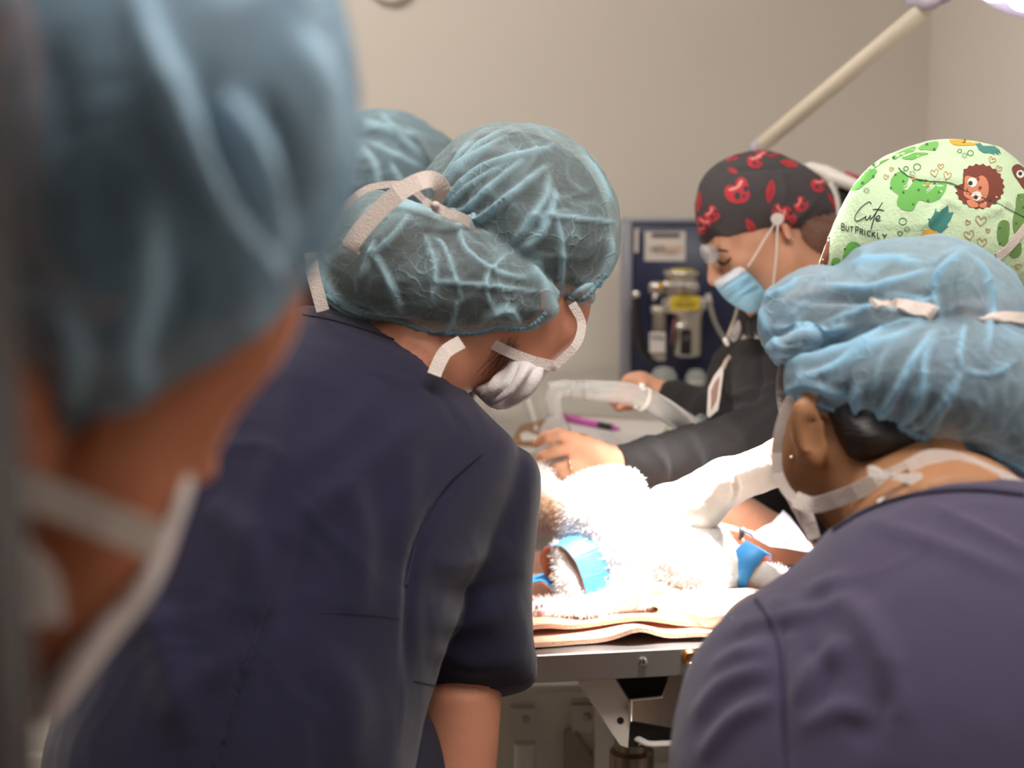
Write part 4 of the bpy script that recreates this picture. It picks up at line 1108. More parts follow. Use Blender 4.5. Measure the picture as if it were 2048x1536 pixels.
onto(o4, mb, [mat('red_print', rgb(186, 48, 58), .8, var=.25, vscale=60), mat('pink_shine', rgb(226, 150, 142), .8), M_ink, mat('magenta_print', rgb(160, 60, 96), .8), mat('deep_red_print', rgb(116, 36, 46), .8)])
# button and loops
hb = skk.hit(1554, 437, 0)
bt = hb[0]; bn = hb[1] * .5 - FWD * .6; bn /= np.linalg.norm(bn)
link('button', *lathe(bt, bn, [(0, 0), (.0095, 0), (.0098, .003), (.0085, .0045), (.0065, .0035), (.002, .003), (0, .003)], 28), M_white, p4)
bp0 = bt + bn * .004
link('ear_loop', *tube(curve3([bp0, W(1530, 478, 2.135), W(1508, 515, 2.13), W(1496, 533, 2.13)], 5), .0016, 8), M_tie, p4)
link('ear_loop', *tube(curve3([bp0, W(1554, 478, 2.135), W(1552, 520, 2.135), W(1546, 575, 2.14)], 5), .0016, 8), M_tie, p4)
# blue mask
mk4 = field([pil([(1427, 566), (1440, 556), (1460, 544), (1481, 530), (1496, 542), (1515, 562), (1533, 585), (1528, 605), (1513, 624), (1496, 625), (1478, 618), (1460, 606), (1445, 592)], 2.185, .062, n=4)])
om, Vm, Fm = cloth('face_mask', mk4, .0026, M_bluemask, p4, [([(1440, 578), (1465, 562), (1492, 545)], 4, -.004), ([(1450, 594), (1480, 576), (1508, 560)], 4, -.005), ([(1462, 606), (1492, 590), (1522, 576)], 4, -.005), ([(1445, 584), (1472, 568), (1500, 552)], 4, .004), ([(1455, 602), (1486, 583), (1514, 568)], 4, .004)])
mb = MB(); decal_fill(mb, Skin(Vm, Fm), [(1429, 566), (1442, 556), (1460, 545), (1480, 532), (1491, 541), (1476, 552), (1456, 564), (1438, 576)], 0, .0012, 5, 2)
mb.build('nose_band', mat('pale_band', rgb(204, 208, 216), .8), om, smooth=False)
V, Fq = surf(field([ep(1546, 580, 2.15, 9, 9, .006)]), .0015); link('loop_knot', V, Fq, M_bluetab, p4)
# eye wear, lashes, brow, earring
vz = field([pil([(1401, 490), (1412, 488), (1430, 492), (1440, 504), (1436, 522), (1420, 530), (1406, 520), (1400, 505)], 2.18, .03)])
V, Fq = surf(vz, .002); link('goggles', V, Fq, M_visor, p4)
sk4 = Skin(V4, F4); mb = MB()
decal_line(mb, sk4, [(1432, 516), (1440, 524), (1452, 527), (1462, 516)], 3.2, 0, .0012, .001)
decal_line(mb, sk4, [(1424, 502), (1438, 500), (1456, 503)], 4, 0, .0010, .001)
decal_line(mb, sk4, [(1446, 526), (1450, 532)], 2, 0, .0015, .001); decal_line(mb, sk4, [(1440, 524), (1443, 531)], 2, 0, .0015, .001)
if mb.V: mb.build('eyelashes', M_lash, p4, smooth=False)
for x, y in ((1586, 478), (1584, 494)):
    h = sk4.hit(x, y, .001)
    if h: link('earring', *lathe(h[0], h[1], [(0, 0), (.0022, 0), (.0018, .0016), (0, .002)], 10), M_chrome, p4)
V, Fq = surf(field([ell(c4 - f4 * .062 - u4 * .03, (.074, .045, .060), R4), (cp(1625, 470, 2.25, 30, 1650, 550, 2.28, 40), .02)]), .005); V = tuck(V, field([cap4]), dmid=9, off=.005, reach=.06, margin=-4); link('hair', V, Fq, mat('reddish_brown_hair', rgb(112, 78, 62), .6, bump=.8, scale=60, var=.3, vscale=40, stretch=(1, 1, 6)), p4)
# ring
rc = W(1140, 931, dh_ - .034)
ra = W(1112, 936, 2.05) - W(1165, 926, 2.05); ra /= np.linalg.norm(ra)
link('ring', *lathe(rc - ra * .002, ra, [(.0093, 0), (.0106, .0003), (.0108, .003), (.0093, .0033)], 28), M_gold, p4)
# badge and lanyard
bd = plate([(1417, 775), (1428, 752), (1444, 731), (1447, 742), (1441, 790), (1436, 820), (1418, 836), (1414, 830)], 2.145, 2.147, M_label, 'id_badge', p4)
plate([(1422, 782), (1430, 764), (1440, 752), (1434, 800), (1422, 822)], 2.1435, 2.1455, mat('badge_photo', rgb(142, 110, 96), .6), 'badge_photo', bd)
strap('lanyard', [(1446, 736, 2.15), (1452, 722, 2.17), (1460, 712, 2.2)], .006, mat('tan_lanyard', rgb(200, 176, 160), .7), p4)
strap('drawstring', [(1474, 616, 2.20), (1470, 632, 2.2), (1462, 654, 2.2), (1455, 672, 2.2)], .0045, mat('drawstring', rgb(190, 172, 150), .8), p4)
V, Fq = surf(field([cp(1451, 680, 2.20, 6, 1454, 688, 2.2, 5)]), .0012); link('cord_end', V, Fq, M_white, p4)

# ============ surgeon: green printed cap, long white gloves
c5 = W(1885, 470, 1.715); f5 = CD(-.70, -.66, .1); u5 = CD(-.55, .72, .1)
hp, H5, R5 = headp(c5, f5, u5, .94)
ft5 = np.array([.66, 1.95, 0])
it = hp + [(seg(c5 - u5 * .06, (.60, 1.80, 1.36), .058), .03), (seg((.62, 1.83, 1.32), (.64, 1.93, .95), .11, .12), .05), (seg((.48, 1.76, 1.30), (.78, 1.90, 1.30), .05), .04),
           (seg((.485, 1.78, 1.28), W(1660, 885, 1.775), .048, .036), .02), (seg(W(1660, 885, 1.775), W(1560, 918, 1.83), .036, .025), .01), (seg(W(1560, 918, 1.83), W(1445, 965, 1.90), .025, .020), .01), 
           (seg((.78, 1.90, 1.29), (.74, 1.98, 1.0), .048, .04), .02), (seg((.74, 1.98, 1.0), W(1500, 1222, 1.86), .04, .022), .01), (seg(W(1500, 1222, 1.86), W(1430, 1222, 1.875), .022, .016), .01)]
p5, V5, F5 = body(it, .0055, M_skinA, ft5, 'surgeon in a green printed cap and white gloves reaching over the cat')
lower(p5, (.67, 1.96, .93), ft5, dirn=(-.95, .2, 0))
ts = field([seg((.63, 1.84, 1.33), (.655, 1.95, .90), .13, .145), (seg((.49, 1.77, 1.30), (.77, 1.90, 1.30), .062), .05), (seg((.485, 1.775, 1.29), W(1690, 860, 1.765), .062, .058), .02), (seg((.78, 1.90, 1.29), (.755, 1.95, 1.12), .062, .06), .02)])
cloth('scrub_top', ts, .009, M_navy2, p5, wr=.005, ws=9)
# gloves, overlit by the lamp
gl = [cp(1560, 925, 1.83, 46, 1450, 968, 1.90, 42), (cp(1450, 962, 1.90, 42, 1405, 995, 1.915, 44), .02),
      (cp(1405, 995, 1.915, 44, 1340, 1020, 1.93, 50), .02), (cp(1400, 1020, 1.92, 42, 1365, 1040, 1.93, 36), .02), (cp(1330, 1005, 1.93, 30, 1300, 1035, 1.93, 26), .015)]
F_ = [[(1310, 1015, 22), (1270, 1040, 17), (1262, 1075, 14), (1280, 1110, 12)], [(1318, 1035, 20), (1292, 1062, 16), (1290, 1095, 13), (1300, 1125, 11)],
      [(1335, 1045, 19), (1318, 1075, 15), (1318, 1108, 12), (1322, 1130, 10)], [(1400, 1035, 24), (1395, 1065, 18), (1375, 1095, 14), (1352, 1120, 11)], [(1350, 1040, 19), (1340, 1056, 14), (1330, 1066, 12)]]
for fi in F_:
    for k in range(len(fi) - 1):
        a, b = fi[k], fi[k + 1]
        gl.append((cp(a[0], a[1], 1.925 - k * .004, a[2], b[0], b[1], 1.925 - k * .004, b[2]), .006))
G5, Vg, Fg = cloth('glove', field(gl), .003, M_glove, p5, [([(1470, 950), (1478, 975), (1470, 1000)], 4, -.002), ([(1462, 960), (1468, 985), (1460, 1005)], 3, .002)], wr=.0008, ws=30, seed=4)
rim = W(1561, 917, 1.829); ra = W(1450, 962, 1.90) - W(1560, 918, 1.83); ra /= np.linalg.norm(ra)
link('cuff_rim', *lathe(rim - ra * .024, ra, [(.0285, 0), (.0305, 0), (.0312, .003), (.0295, .004)], 32), M_glove, G5)
gl = [cp(1500, 1222, 1.86, 46, 1400, 1222, 1.88, 40), (cp(1400, 1222, 1.88, 36, 1345, 1215, 1.89, 26), .015), (cp(1395, 1205, 1.88, 30, 1345, 1195, 1.89, 20), .015), (cp(1400, 1235, 1.88, 24, 1350, 1236, 1.89, 15), .01)]
for fi in ([(1350, 1190, 17), (1320, 1176, 14), (1290, 1172, 12), (1268, 1178, 10)], [(1345, 1205, 16), (1318, 1200, 13), (1288, 1202, 11), (1266, 1208, 9)], [(1348, 1226, 14), (1325, 1234, 12), (1300, 1238, 10), (1285, 1238, 8)], [(1360, 1238, 13), (1340, 1246, 10), (1322, 1248, 8)]):
    for k in range(len(fi) - 1):
        a, b = fi[k], fi[k + 1]
        gl.append((cp(a[0], a[1], 1.885, a[2], b[0], b[1], 1.885, b[2]), .005))
cloth('glove', field(gl), .003, M_glove, p5, wr=.0008, ws=30, seed=5)
# the printed cap
cap5 = pil([(1640, 536), (1644, 512), (1650, 494), (1662, 460), (1682, 420), (1703, 377), (1730, 343), (1764, 315), (1811, 296), (1855, 282), (1899, 278), (1954, 282), (2001, 295), (2040, 326), (2085, 385), (2110, 450), (2110, 530), (2060, 590), (1960, 610), (1820, 600), (1700, 570)], 1.715, .115)
refit(p5, V5, F5, (field([cap5]), dict(dmid=1.73)), (ts, dict(reach=.03)))
o5, Vk, Fk = cloth('surgical_cap', field([cap5]), .004, mat('mint_cotton', rgb(208, 234, 194), .85, bump=.6, scale=260, var=.04, vscale=30), p5,
    [([(1797, 337), (1815, 352), (1850, 362), (1900, 366), (1935, 384), (2000, 410), (2048, 436)], 5, -.004), ([(1800, 328), (1840, 318), (1862, 306)], 8, .004), ([(1730, 352), (1780, 322), (1830, 306)], 7, .004), ([(1760, 340), (1700, 400), (1670, 460)], 8, .003), ([(1900, 395), (1870, 430), (1840, 460)], 9, .005), ([(1880, 380), (1890, 400), (1930, 420)], 8, .004), ([(1960, 430), (1990, 420), (2020, 400)], 9, .004)], wr=.0022, ws=16, seed=14)
skk = Skin(Vk, Fk); mb = MB()
Z = lambda pts: [(1640 + x / 5.0196, 260 + y / 5.0196) for x, y in pts]     # close-up sketch units -> frame
G0, G1, BR, PE, TE, YE, IN, WHT, RS, GD, OV = range(11)
fl = lambda pts, m, o=.0006, st=6, sm=3: decal_fill(mb, skk, Z(pts), m, o, st, sm)
ln = lambda pts, w, m, o=.0010: decal_line(mb, skk, Z(pts), w, m, o)
def dot(x, y, r, m, o=.0010): fl([(x + r * math.cos(t), y + r * math.sin(t)) for t in np.linspace(0, 6.28, 9)[:-1]], m, o, 5, 1)
def ring(x, y, r, m, rx=1.0): ln([(x + r * rx * math.cos(t), y + r * math.sin(t)) for t in np.linspace(0, 6.4, 14)], 1.1, m)
def heart(x, y, s, m, a=0.0):
    H = [(0, .9), (-.9, -.1), (-.8, -.8), (-.35, -.85), (0, -.35), (.35, -.85), (.8, -.8), (.9, -.1), (0, .9)]
    ln([(x + s * (p * math.cos(a) - q * math.sin(a)), y + s * (p * math.sin(a) + q * math.cos(a))) for p, q in H], 1.1, m)
# big green cactus
fl([(830, 410), (870, 450), (890, 500), (870, 560), (830, 580), (880, 600), (960, 500), (1060, 500), (1140, 530), (1110, 580), (1060, 640), (1120, 600), (1180, 545), (1270, 545), (1250, 620), (1200, 690), (1100, 730), (1000, 705), (960, 760), (940, 800), (900, 815), (830, 800), (775, 750), (780, 690), (790, 655), (730, 610), (706, 550), (720, 490), (760, 440)], G0)
for x, y in ((760, 455), (715, 585), (838, 520), (935, 515), (990, 605), (838, 630), (1195, 630), (1085, 712), (935, 750), (1150, 540)): dot(x, y, 12, GD)
ln([(990, 515), (1005, 528), (1025, 520)], 1.4, IN); dot(1065, 516, 15, IN); dot(940, 490, 20, PE); dot(1080, 552, 20, PE)
ln([(840, 578), (870, 565), (895, 520)], 2, WHT); ln([(1065, 622), (1100, 590), (1130, 540)], 2, WHT)
# green shapes on the rim
fl([(735, 270), (800, 225), (880, 190), (960, 172), (940, 215), (880, 235), (810, 265), (750, 300)], G1)
fl([(990, 180), (1060, 140), (1150, 118), (1190, 130), (1170, 190), (1120, 210), (1060, 200), (1010, 205)], G1)
fl([(820, 280), (880, 262), (960, 230), (1090, 238), (1000, 270), (930, 300), (860, 298)], G0)
fl([(310, 600), (370, 530), (440, 450), (500, 400), (560, 395), (570, 430), (520, 490), (450, 550), (380, 600)], G0)
fl([(440, 440), (560, 340), (700, 290), (600, 350), (520, 410)], G0)
for x, y in ((1073, 150), (1148, 200), (740, 282), (430, 535), (538, 470), (540, 350)): dot(x, y, 14, GD)
# lower cacti
fl([(240, 1340), (245, 1230), (270, 1160), (310, 1125), (360, 1125), (400, 1150), (420, 1200), (420, 1350)], G0)
fl([(115, 1340), (130, 1295), (165, 1280), (200, 1300), (205, 1345), (190, 1385), (140, 1385)], G0)
for x, y in ((253, 1195), (400, 1165), (130, 1355)): dot(x, y, 12, GD)
dot(268, 1310, 14, IN); dot(238, 1345, 16, PE)
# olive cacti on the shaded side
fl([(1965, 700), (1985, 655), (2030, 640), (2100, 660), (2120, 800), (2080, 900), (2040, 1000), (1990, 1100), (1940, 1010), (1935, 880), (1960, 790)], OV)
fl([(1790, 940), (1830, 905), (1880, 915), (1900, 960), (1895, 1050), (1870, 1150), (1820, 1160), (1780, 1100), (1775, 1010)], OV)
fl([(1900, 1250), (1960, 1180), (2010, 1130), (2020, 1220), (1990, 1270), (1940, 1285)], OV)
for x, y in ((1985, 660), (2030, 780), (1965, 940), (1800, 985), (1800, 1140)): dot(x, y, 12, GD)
# teal leaves and orange fruits
fl([(1085, 890), (1110, 895), (1140, 850), (1165, 785), (1190, 830), (1225, 795), (1285, 755), (1290, 830), (1340, 825), (1310, 900), (1270, 960), (1290, 970), (1250, 1000), (1215, 1035), (1170, 1030), (1110, 990), (1088, 940)], TE, sm=1)
fl([(1020, 1050), (1040, 1015), (1090, 1000), (1150, 1005), (1195, 1040), (1200, 1080), (1020, 1080)], YE)
fl([(1300, 95), (1400, 88), (1500, 90), (1585, 108), (1570, 145), (1500, 158), (1400, 158), (1330, 145)], YE)
fl([(1560, 145), (1600, 118), (1680, 130), (1750, 165), (1800, 205), (1815, 250), (1780, 215), (1795, 255), (1740, 225), (1755, 255), (1700, 235), (1640, 235), (1590, 200)], TE, sm=1)
ln([(1425, 130), (1445, 135), (1455, 115), (1445, 100)], 1.4, IN)
# hedgehog
hg = []
for k in range(44):
    t = 2 * math.pi * k / 44; r = 1.0 if k % 2 else 1.09
    x = 1600 + 232 * r * math.cos(t); y = 570 + 212 * r * math.sin(t)
    if x < 1440 and y < 560: x = 1440 + (x - 1440) * .1
    hg.append((x, y))
fl(hg, BR, sm=1)
fl([(1450, 480), (1490, 465), (1560, 490), (1620, 460), (1670, 500), (1690, 580), (1670, 680), (1600, 720), (1520, 705), (1450, 670), (1435, 620), (1450, 560)], PE, .0009)
fl([(1470, 715), (1520, 705), (1580, 740), (1575, 775), (1500, 775)], PE, .0009); fl([(1600, 745), (1650, 735), (1670, 760), (1640, 785), (1600, 775)], PE, .0009)
dot(1525, 530, 50, WHT, .0012); dot(1568, 665, 52, WHT, .0012); dot(1505, 540, 22, IN, .0015); dot(1560, 683, 22, IN, .0015)
dot(1602, 585, 17, BR, .0013); dot(1582, 500, 15, BR, .0013); ln([(1475, 590), (1480, 622), (1500, 626)], 1.5, BR, .0013)
fl([(1925, 380), (1975, 345), (2030, 370), (2090, 430), (2100, 600), (2040, 590), (1990, 520), (1940, 450)], BR); dot(2003, 448, 42, WHT, .0012); dot(2000, 445, 20, IN, .0015)
fl([(5, 1370), (20, 1280), (55, 1180), (85, 1060), (105, 1090), (95, 1200), (90, 1290), (60, 1370)], BR)
# rings, dots, hearts
for x, y, r in ((866, 392, 20), (975, 377, 32), (1400, 218, 18), (1508, 238, 26), (833, 920, 34), (806, 1034, 22)): ring(x, y, r, GD, 1.1)
for cx_, cy_ in ((930, 440), (1450, 262), (875, 995), (470, 610)):
    for k in range(7):
        t = k * .9; ln([(cx_ + 14 * math.cos(t), cy_ + 14 * math.sin(t)), (cx_ + 30 * math.cos(t), cy_ + 30 * math.sin(t))], .9, GD)
for x, y, s, a in ((1150, 440, 40, -.2), (1275, 465, 40, .3), (1210, 375, 30, 0), (1610, 915, 55, .1), (1480, 930, 26, .4), (1495, 1055, 50, -.2), (1620, 1130, 50, .1), (1720, 310, 34, .5), (1790, 395, 30, .4), (665, 480, 26, .3), (720, 400, 22, .2), (1680, 1010, 22, .2), (1985, 1370, 30, 0)): heart(x, y, s, RS, a)
# lettering
Lw = 1.5
ln([(520, 745), (500, 725), (460, 745), (400, 800), (360, 865), (358, 905), (385, 915), (430, 895), (468, 868)], Lw, IN)
ln([(468, 868), (460, 895), (475, 905), (500, 880), (512, 858), (506, 895), (520, 895)], Lw, IN)
ln([(520, 895), (560, 840), (600, 780), (630, 730)], Lw, IN); ln([(590, 790), (560, 850), (535, 930), (515, 1000)], Lw + .3, IN); ln([(535, 800), (590, 800), (645, 812)], Lw, IN)
ln([(556, 890), (590, 895), (604, 875), (590, 862), (570, 880), (568, 905), (585, 915), (610, 905)], Lw, IN)
def glyph(s, x, y, h, w, slope):
    G = {'B': [[(0, 0), (0, 1)], [(0, 0), (.7, .05), (.8, .25), (.6, .45), (0, .48)], [(0, .48), (.75, .52), (.9, .75), (.7, .97), (0, 1)]],
         'U': [[(0, 0), (0, .7), (.25, 1), (.6, 1), (.85, .7), (.85, 0)]], 'T': [[(0, 0), (1, 0)], [(.5, 0), (.5, 1)]],
         'P': [[(0, 0), (0, 1)], [(0, 0), (.75, .05), (.85, .28), (.7, .5), (0, .55)]], 'R': [[(0, 0), (0, 1)], [(0, 0), (.75, .05), (.85, .28), (.7, .5), (0, .52)], [(.4, .52), (.9, 1)]],
         'I': [[(.1, 0), (.1, 1)]], 'C': [[(.9, .15), (.6, 0), (.2, .1), (0, .5), (.2, .9), (.6, 1), (.9, .85)]], 'K': [[(0, 0), (0, 1)], [(.8, 0), (0, .55)], [(.25, .42), (.9, 1)]],
         'L': [[(0, 0), (0, 1), (.75, 1)]], 'Y': [[(0, 0), (.45, .5)], [(.95, 0), (.45, .5), (.4, 1)]]}
    for st in G[s]:
        pts = []
        for (a0, b0), (a1, b1) in zip(st[:-1], st[1:]):
            for t in (0, .5): pts.append((a0 + (a1 - a0) * t, b0 + (b1 - b0) * t))
        pts.append(st[-1])
        decal_line(mb, skk, Z([(x + a * w, y + b * h + a * w * slope) for a, b in pts]), 1.5, IN, .0010, sm=1)
X0, Y0 = 222, 940
for ch, x, y, h, w in (('B', 222, 938, 68, 36), ('U', 268, 962, 50, 32), ('T', 308, 970, 50, 30), ('P', 362, 968, 66, 36), ('R', 408, 992, 52, 34), ('I', 455, 1002, 52, 10), ('C', 478, 1008, 54, 38), ('K', 528, 1018, 54, 34), ('L', 580, 1030, 54, 32), ('Y', 630, 1040, 54, 46)): glyph(ch, x, y, h, w, .16)
onto(o5, mb, [mat('cactus_green', rgb(112, 186, 92), .85), mat('cactus_green_light', rgb(124, 192, 100), .85), mat('hedgehog_brown', rgb(126, 66, 54), .85), mat('peach_print', rgb(214, 138, 106), .85), mat('teal_print', rgb(70, 140, 132), .85),
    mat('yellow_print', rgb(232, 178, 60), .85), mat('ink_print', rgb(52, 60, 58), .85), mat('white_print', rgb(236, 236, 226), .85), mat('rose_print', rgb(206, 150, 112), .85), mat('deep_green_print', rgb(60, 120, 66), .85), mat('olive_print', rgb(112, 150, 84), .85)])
mb = MB(); decal_line(mb, skk, [(1797, 337), (1815, 352), (1850, 362), (1900, 366), (1935, 384), (2000, 410), (2048, 436)], 1.6, 0, .0012); onto(o5, mb, [mat('dark_green_seam', rgb(70, 90, 62), .9)])
strap('mask_tie', [(1992, 514, None), (2010, 500, None), (2030, 478, None), (2050, 452, None)], .010, M_tie, p5, skk)

# ============ person at the right: pale blue cap, navy scrubs, white mask
c6 = W(1752, 812, 1.33); f6 = CD(-.52, -.52, .70); u6 = CD(-.30, .82, .42)
hp, H6, R6 = headp(c6, f6, u6, 1.0)
ft6 = np.array([.40, 1.02, 0])
it = hp + [(cp(1740, 900, 1.32, 110, 1880, 1060, 1.24, 125), .03), (cp(1900, 1120, 1.2, 200, 1950, 1500, 1.08, 260), .06), (cp(1560, 1280, 1.24, 95, 2250, 1150, 1.15, 100), .05), (cp(1950, 1500, 1.08, 260, 1900, 2000, 1.0, 260), .06),
           (pil([(1575, 800), (1700, 800), (1800, 860), (1800, 960), (1730, 1040), (1670, 1060), (1640, 1030), (1600, 995), (1566, 960), (1558, 900), (1562, 850)], 1.31, .055), .015),
           (cp(1530, 1300, 1.24, 95, 1440, 1620, 1.22, 95), .03), (cp(1440, 1620, 1.22, 90, 1400, 1750, 1.42, 60), .01), (cp(2270, 1200, 1.13, 100, 2330, 1600, 1.1, 100), .03), (cp(2330, 1600, 1.1, 90, 2150, 1750, 1.3, 60), .01)]
# ear
ec = W(1618, 868, 1.245)
it += [(ell(ec, (.0165, .009, .030), np.stack([CD(.9, .1, -.3), CD(.3, .2, .9), CD(.25, .95, 0)], 1)), .004), (cp(1612, 900, 1.245, 12, 1608, 913, 1.248, 8), .004),
       (ell(ec + CD(.6, 0, -1) * .008, (.009, .005, .020), np.stack([CD(.9, .1, -.3), CD(.3, .2, .9), CD(.25, .95, 0)], 1)), .003, 'cut')]
it += handp(W(1400, 1750, 1.42), CD(-.1, .2, .9), CD(0, 1, .1), -1) + handp(W(2150, 1750, 1.3), CD(-.1, .2, .9), CD(0, 1, .1), 1)
p6, V6, F6 = body(it, .005, M_skinC, ft6, 'person at the right in navy scrubs and a pale blue bouffant cap, seen from behind')
lower(p6, (.41, 1.02, .92), ft6)
sc6 = field([pil([(1652, 1062), (1690, 1040), (1760, 1002), (1830, 972), (1900, 955), (1980, 952), (2060, 960), (2200, 1000), (2400, 1120), (2480, 1400), (2480, 1900), (1340, 1900), (1334, 1560), (1344, 1460), (1360, 1380), (1400, 1295), (1470, 1215), (1560, 1150), (1610, 1110)], 1.17, .145, n=3, g=(-.00005, -.0001))])
L6 = [([(1560, 1180), (1640, 1200), (1760, 1180)], 20, -.005), ([(1530, 1210), (1620, 1190), (1700, 1150)], 18, .006), ([(1480, 1260), (1600, 1230), (1740, 1180)], 18, .006), ([(1660, 1180), (1740, 1260), (1790, 1370), (1800, 1450)], 30, .010),
      ([(1560, 1230), (1568, 1320), (1568, 1440), (1580, 1536)], 9, -.006), ([(1600, 1420), (1640, 1330), (1700, 1290)], 24, .008), ([(1620, 1290), (1650, 1350), (1620, 1430)], 22, -.007), ([(1420, 1340), (1480, 1310), (1540, 1300)], 16, .006), ([(1390, 1440), (1450, 1370), (1540, 1340)], 18, .008), ([(1400, 1520), (1470, 1440), (1550, 1400)], 18, .008),
      ([(1860, 1010), (1960, 1060), (2060, 1110)], 10, .004), ([(1720, 1040), (1850, 1080), (2048, 1160)], 16, .004), ([(1600, 1460), (1680, 1420), (1760, 1440)], 22, .006), ([(1700, 1490), (1780, 1400), (1790, 1330)], 30, -.006), ([(1440, 1290), (1520, 1260), (1600, 1250)], 14, -.005)]
s6, Vs, Fs = cloth('scrub_top', sc6, .0055, M_navy2, p6, L6, wr=.003, ws=7, seed=21)
sk6 = Skin(Vs, Fs); mb = MB()
decal_line(mb, sk6, [(1668, 1062), (1720, 1030), (1790, 1002), (1870, 985), (1960, 982), (2048, 992)], 14, 0, .0015, .002)
decal_line(mb, sk6, [(1512, 1198), (1545, 1250), (1560, 1320), (1566, 1430), (1575, 1560)], 5, 0, .001, .001)
onto(s6, mb, [M_navyseam])
mb = MB(); decal_fill(mb, sk6, [(1756, 1010), (1770, 999), (1775, 1003), (1762, 1013)], 0, .0035, 4, 1)
if mb.V: mb.build('neck_tag', M_label, s6, smooth=False)
a6 = pil([(1514, 640), (1518, 615), (1530, 588), (1548, 570), (1572, 553), (1605, 537), (1640, 531), (1668, 535), (1690, 522), (1712, 498), (1745, 484), (1790, 478), (1830, 474), (1868, 471), (1905, 476), (1940, 486), (1975, 502), (2020, 540), (2070, 610), (2090, 700), (2060, 800), (1980, 860), (1850, 840), (1700, 780), (1600, 760), (1566, 738), (1540, 716), (1522, 682)], 1.36, .115)
b6 = pil([(1566, 748), (1572, 730), (1600, 712), (1660, 700), (1710, 688), (1760, 665), (1800, 645), (1850, 635), (1910, 630), (1960, 632), (2020, 650), (2080, 700), (2110, 800), (2100, 900), (2060, 952), (2010, 930), (1960, 906), (1900, 900), (1840, 886), (1790, 862), (1720, 842), (1660, 828), (1610, 812), (1580, 798), (1570, 775)], 1.285, .10)
k6 = pil([(1860, 600), (1868, 540), (1890, 505), (1920, 495), (1955, 515), (1975, 560), (1978, 640), (1960, 700), (1900, 690)], 1.285, .05)
cap6 = field([a6, (b6, .006), (k6, .008), (ep(1590, 690, 1.28, 60, 22, .03, -8), .006)])
L = [([(1600, 600), (1700, 596), (1800, 600), (1880, 590)], 9, -.010), ([(1640, 570), (1720, 580), (1800, 560), (1860, 540)], 7, .006), ([(1700, 530), (1770, 520), (1850, 530)], 8, .004), ([(1545, 655), (1600, 665), (1660, 662), (1700, 650)], 8, .010), ([(1560, 690), (1600, 690), (1650, 690)], 9, -.008), ([(1525, 620), (1540, 660), (1560, 700)], 7, .005),
     ([(1575, 730), (1650, 715), (1720, 700), (1780, 660), (1830, 640)], 9, .010), ([(1590, 760), (1660, 740), (1740, 700), (1810, 670)], 8, .006), ([(1720, 770), (1712, 810), (1718, 838)], 9, .008), ([(1700, 750), (1690, 790), (1694, 820)], 9, -.006), ([(1740, 850), (1790, 790), (1830, 720), (1870, 660)], 8, .008), ([(1780, 870), (1840, 800), (1850, 720), (1870, 680)], 7, .007), ([(1800, 860), (1850, 840), (1900, 780), (1922, 740)], 5, .006),
     ([(1922, 740), (1920, 700), (1930, 650)], 4, .005), ([(1922, 740), (1980, 750), (2030, 720)], 4, .004), ([(1560, 790), (1620, 770), (1700, 800)], 8, .006), ([(1850, 880), (1880, 830), (1920, 760)], 5, .006), ([(1880, 640), (1870, 590), (1890, 540), (1925, 505)], 8, .009), ([(1975, 700), (1978, 620), (1970, 560), (1950, 520)], 6, .007), ([(1900, 620), (1905, 580), (1920, 540)], 9, -.009), ([(1640, 650), (1720, 620), (1760, 590)], 5, .004),
     ([(1870, 600), (1830, 596), (1760, 592)], 7, .006), ([(1800, 850), (1840, 870), (1900, 900)], 6, .006), ([(1530, 600), (1560, 590), (1600, 560)], 6, .005)]
o6, Vc, Fc_ = cloth('bouffant_cap', cap6, .0034, M_veil6, p6, L, wr=.0035, ws=14, seed=31, attr=True, fine=.0024)
skc = Skin(Vc, Fc_)
elastic(skc, [(1590, 794), (1612, 803), (1660, 818), (1720, 832), (1790, 852), (1840, 876), (1900, 890), (1960, 897), (2010, 920), (2045, 940)], o6, .0034, mm=mat('gathered_edge_sky', rgb(132, 176, 202), .9, bump=.8, scale=220, var=.12, vscale=120))
V6 = refit(p6, V6, F6, (sc6, dict(dmid=1.3)), (cap6, dict(dmid=1.36, off=.012)))
hf0 = field([ell(c6 + u6 * .02 - f6 * .012, (.082, .1, .09), R6), (grow(b6, -.014), .02), (pil([(1655, 800), (1700, 800), (1800, 830), (1900, 870), (1985, 905), (2000, 925), (1940, 925), (1860, 915), (1800, 925), (1740, 940), (1700, 925), (1672, 880), (1660, 840)], 1.275, .06), .01), (ep(1930, 745, 1.23, 50, 60, .04), .01)])
V, Fq = surf(hf0, .005); V = tuck(V, cap6, dmid=1.4, off=.005, reach=.05); link('hair', V, Fq, M_hairB, p6)
mk6 = pil([(1558, 900), (1566, 960), (1590, 1000), (1606, 1010), (1616, 1040), (1630, 1062), (1638, 1080), (1626, 1086), (1606, 1062), (1586, 1024), (1566, 985), (1552, 935)], 1.33, .06)
cloth('face_mask', mk6, .003, M_mask, p6, wr=.001, ws=30)
strap('mask_tie', [(1583, 796, 1.255), (1568, 830, 1.26), (1557, 870, 1.265), (1553, 905, 1.27), (1556, 945, 1.27), (1572, 980, 1.265), (1592, 1000, 1.26)], .009, M_tie, p6)
strap('mask_tie', [(1590, 998, 1.252), (1625, 1010, 1.24), (1668, 1000, 1.22), (1710, 984, 1.205), (1750, 965, 1.195), (1790, 950, 1.19), (1830, 930, 1.19)], .014, M_tie, p6)
strap('mask_tie', [(1605, 1010, 1.255), (1618, 1045, 1.25), (1628, 1078, 1.25)], .012, M_tie, p6)
strap('mask_tie', [(1815, 936, 1.18), (1860, 914, 1.18), (1920, 920, 1.18), (1980, 945, 1.17), (2040, 975, 1.16), (2100, 1010, 1.15)], .012, M_tie, p6)
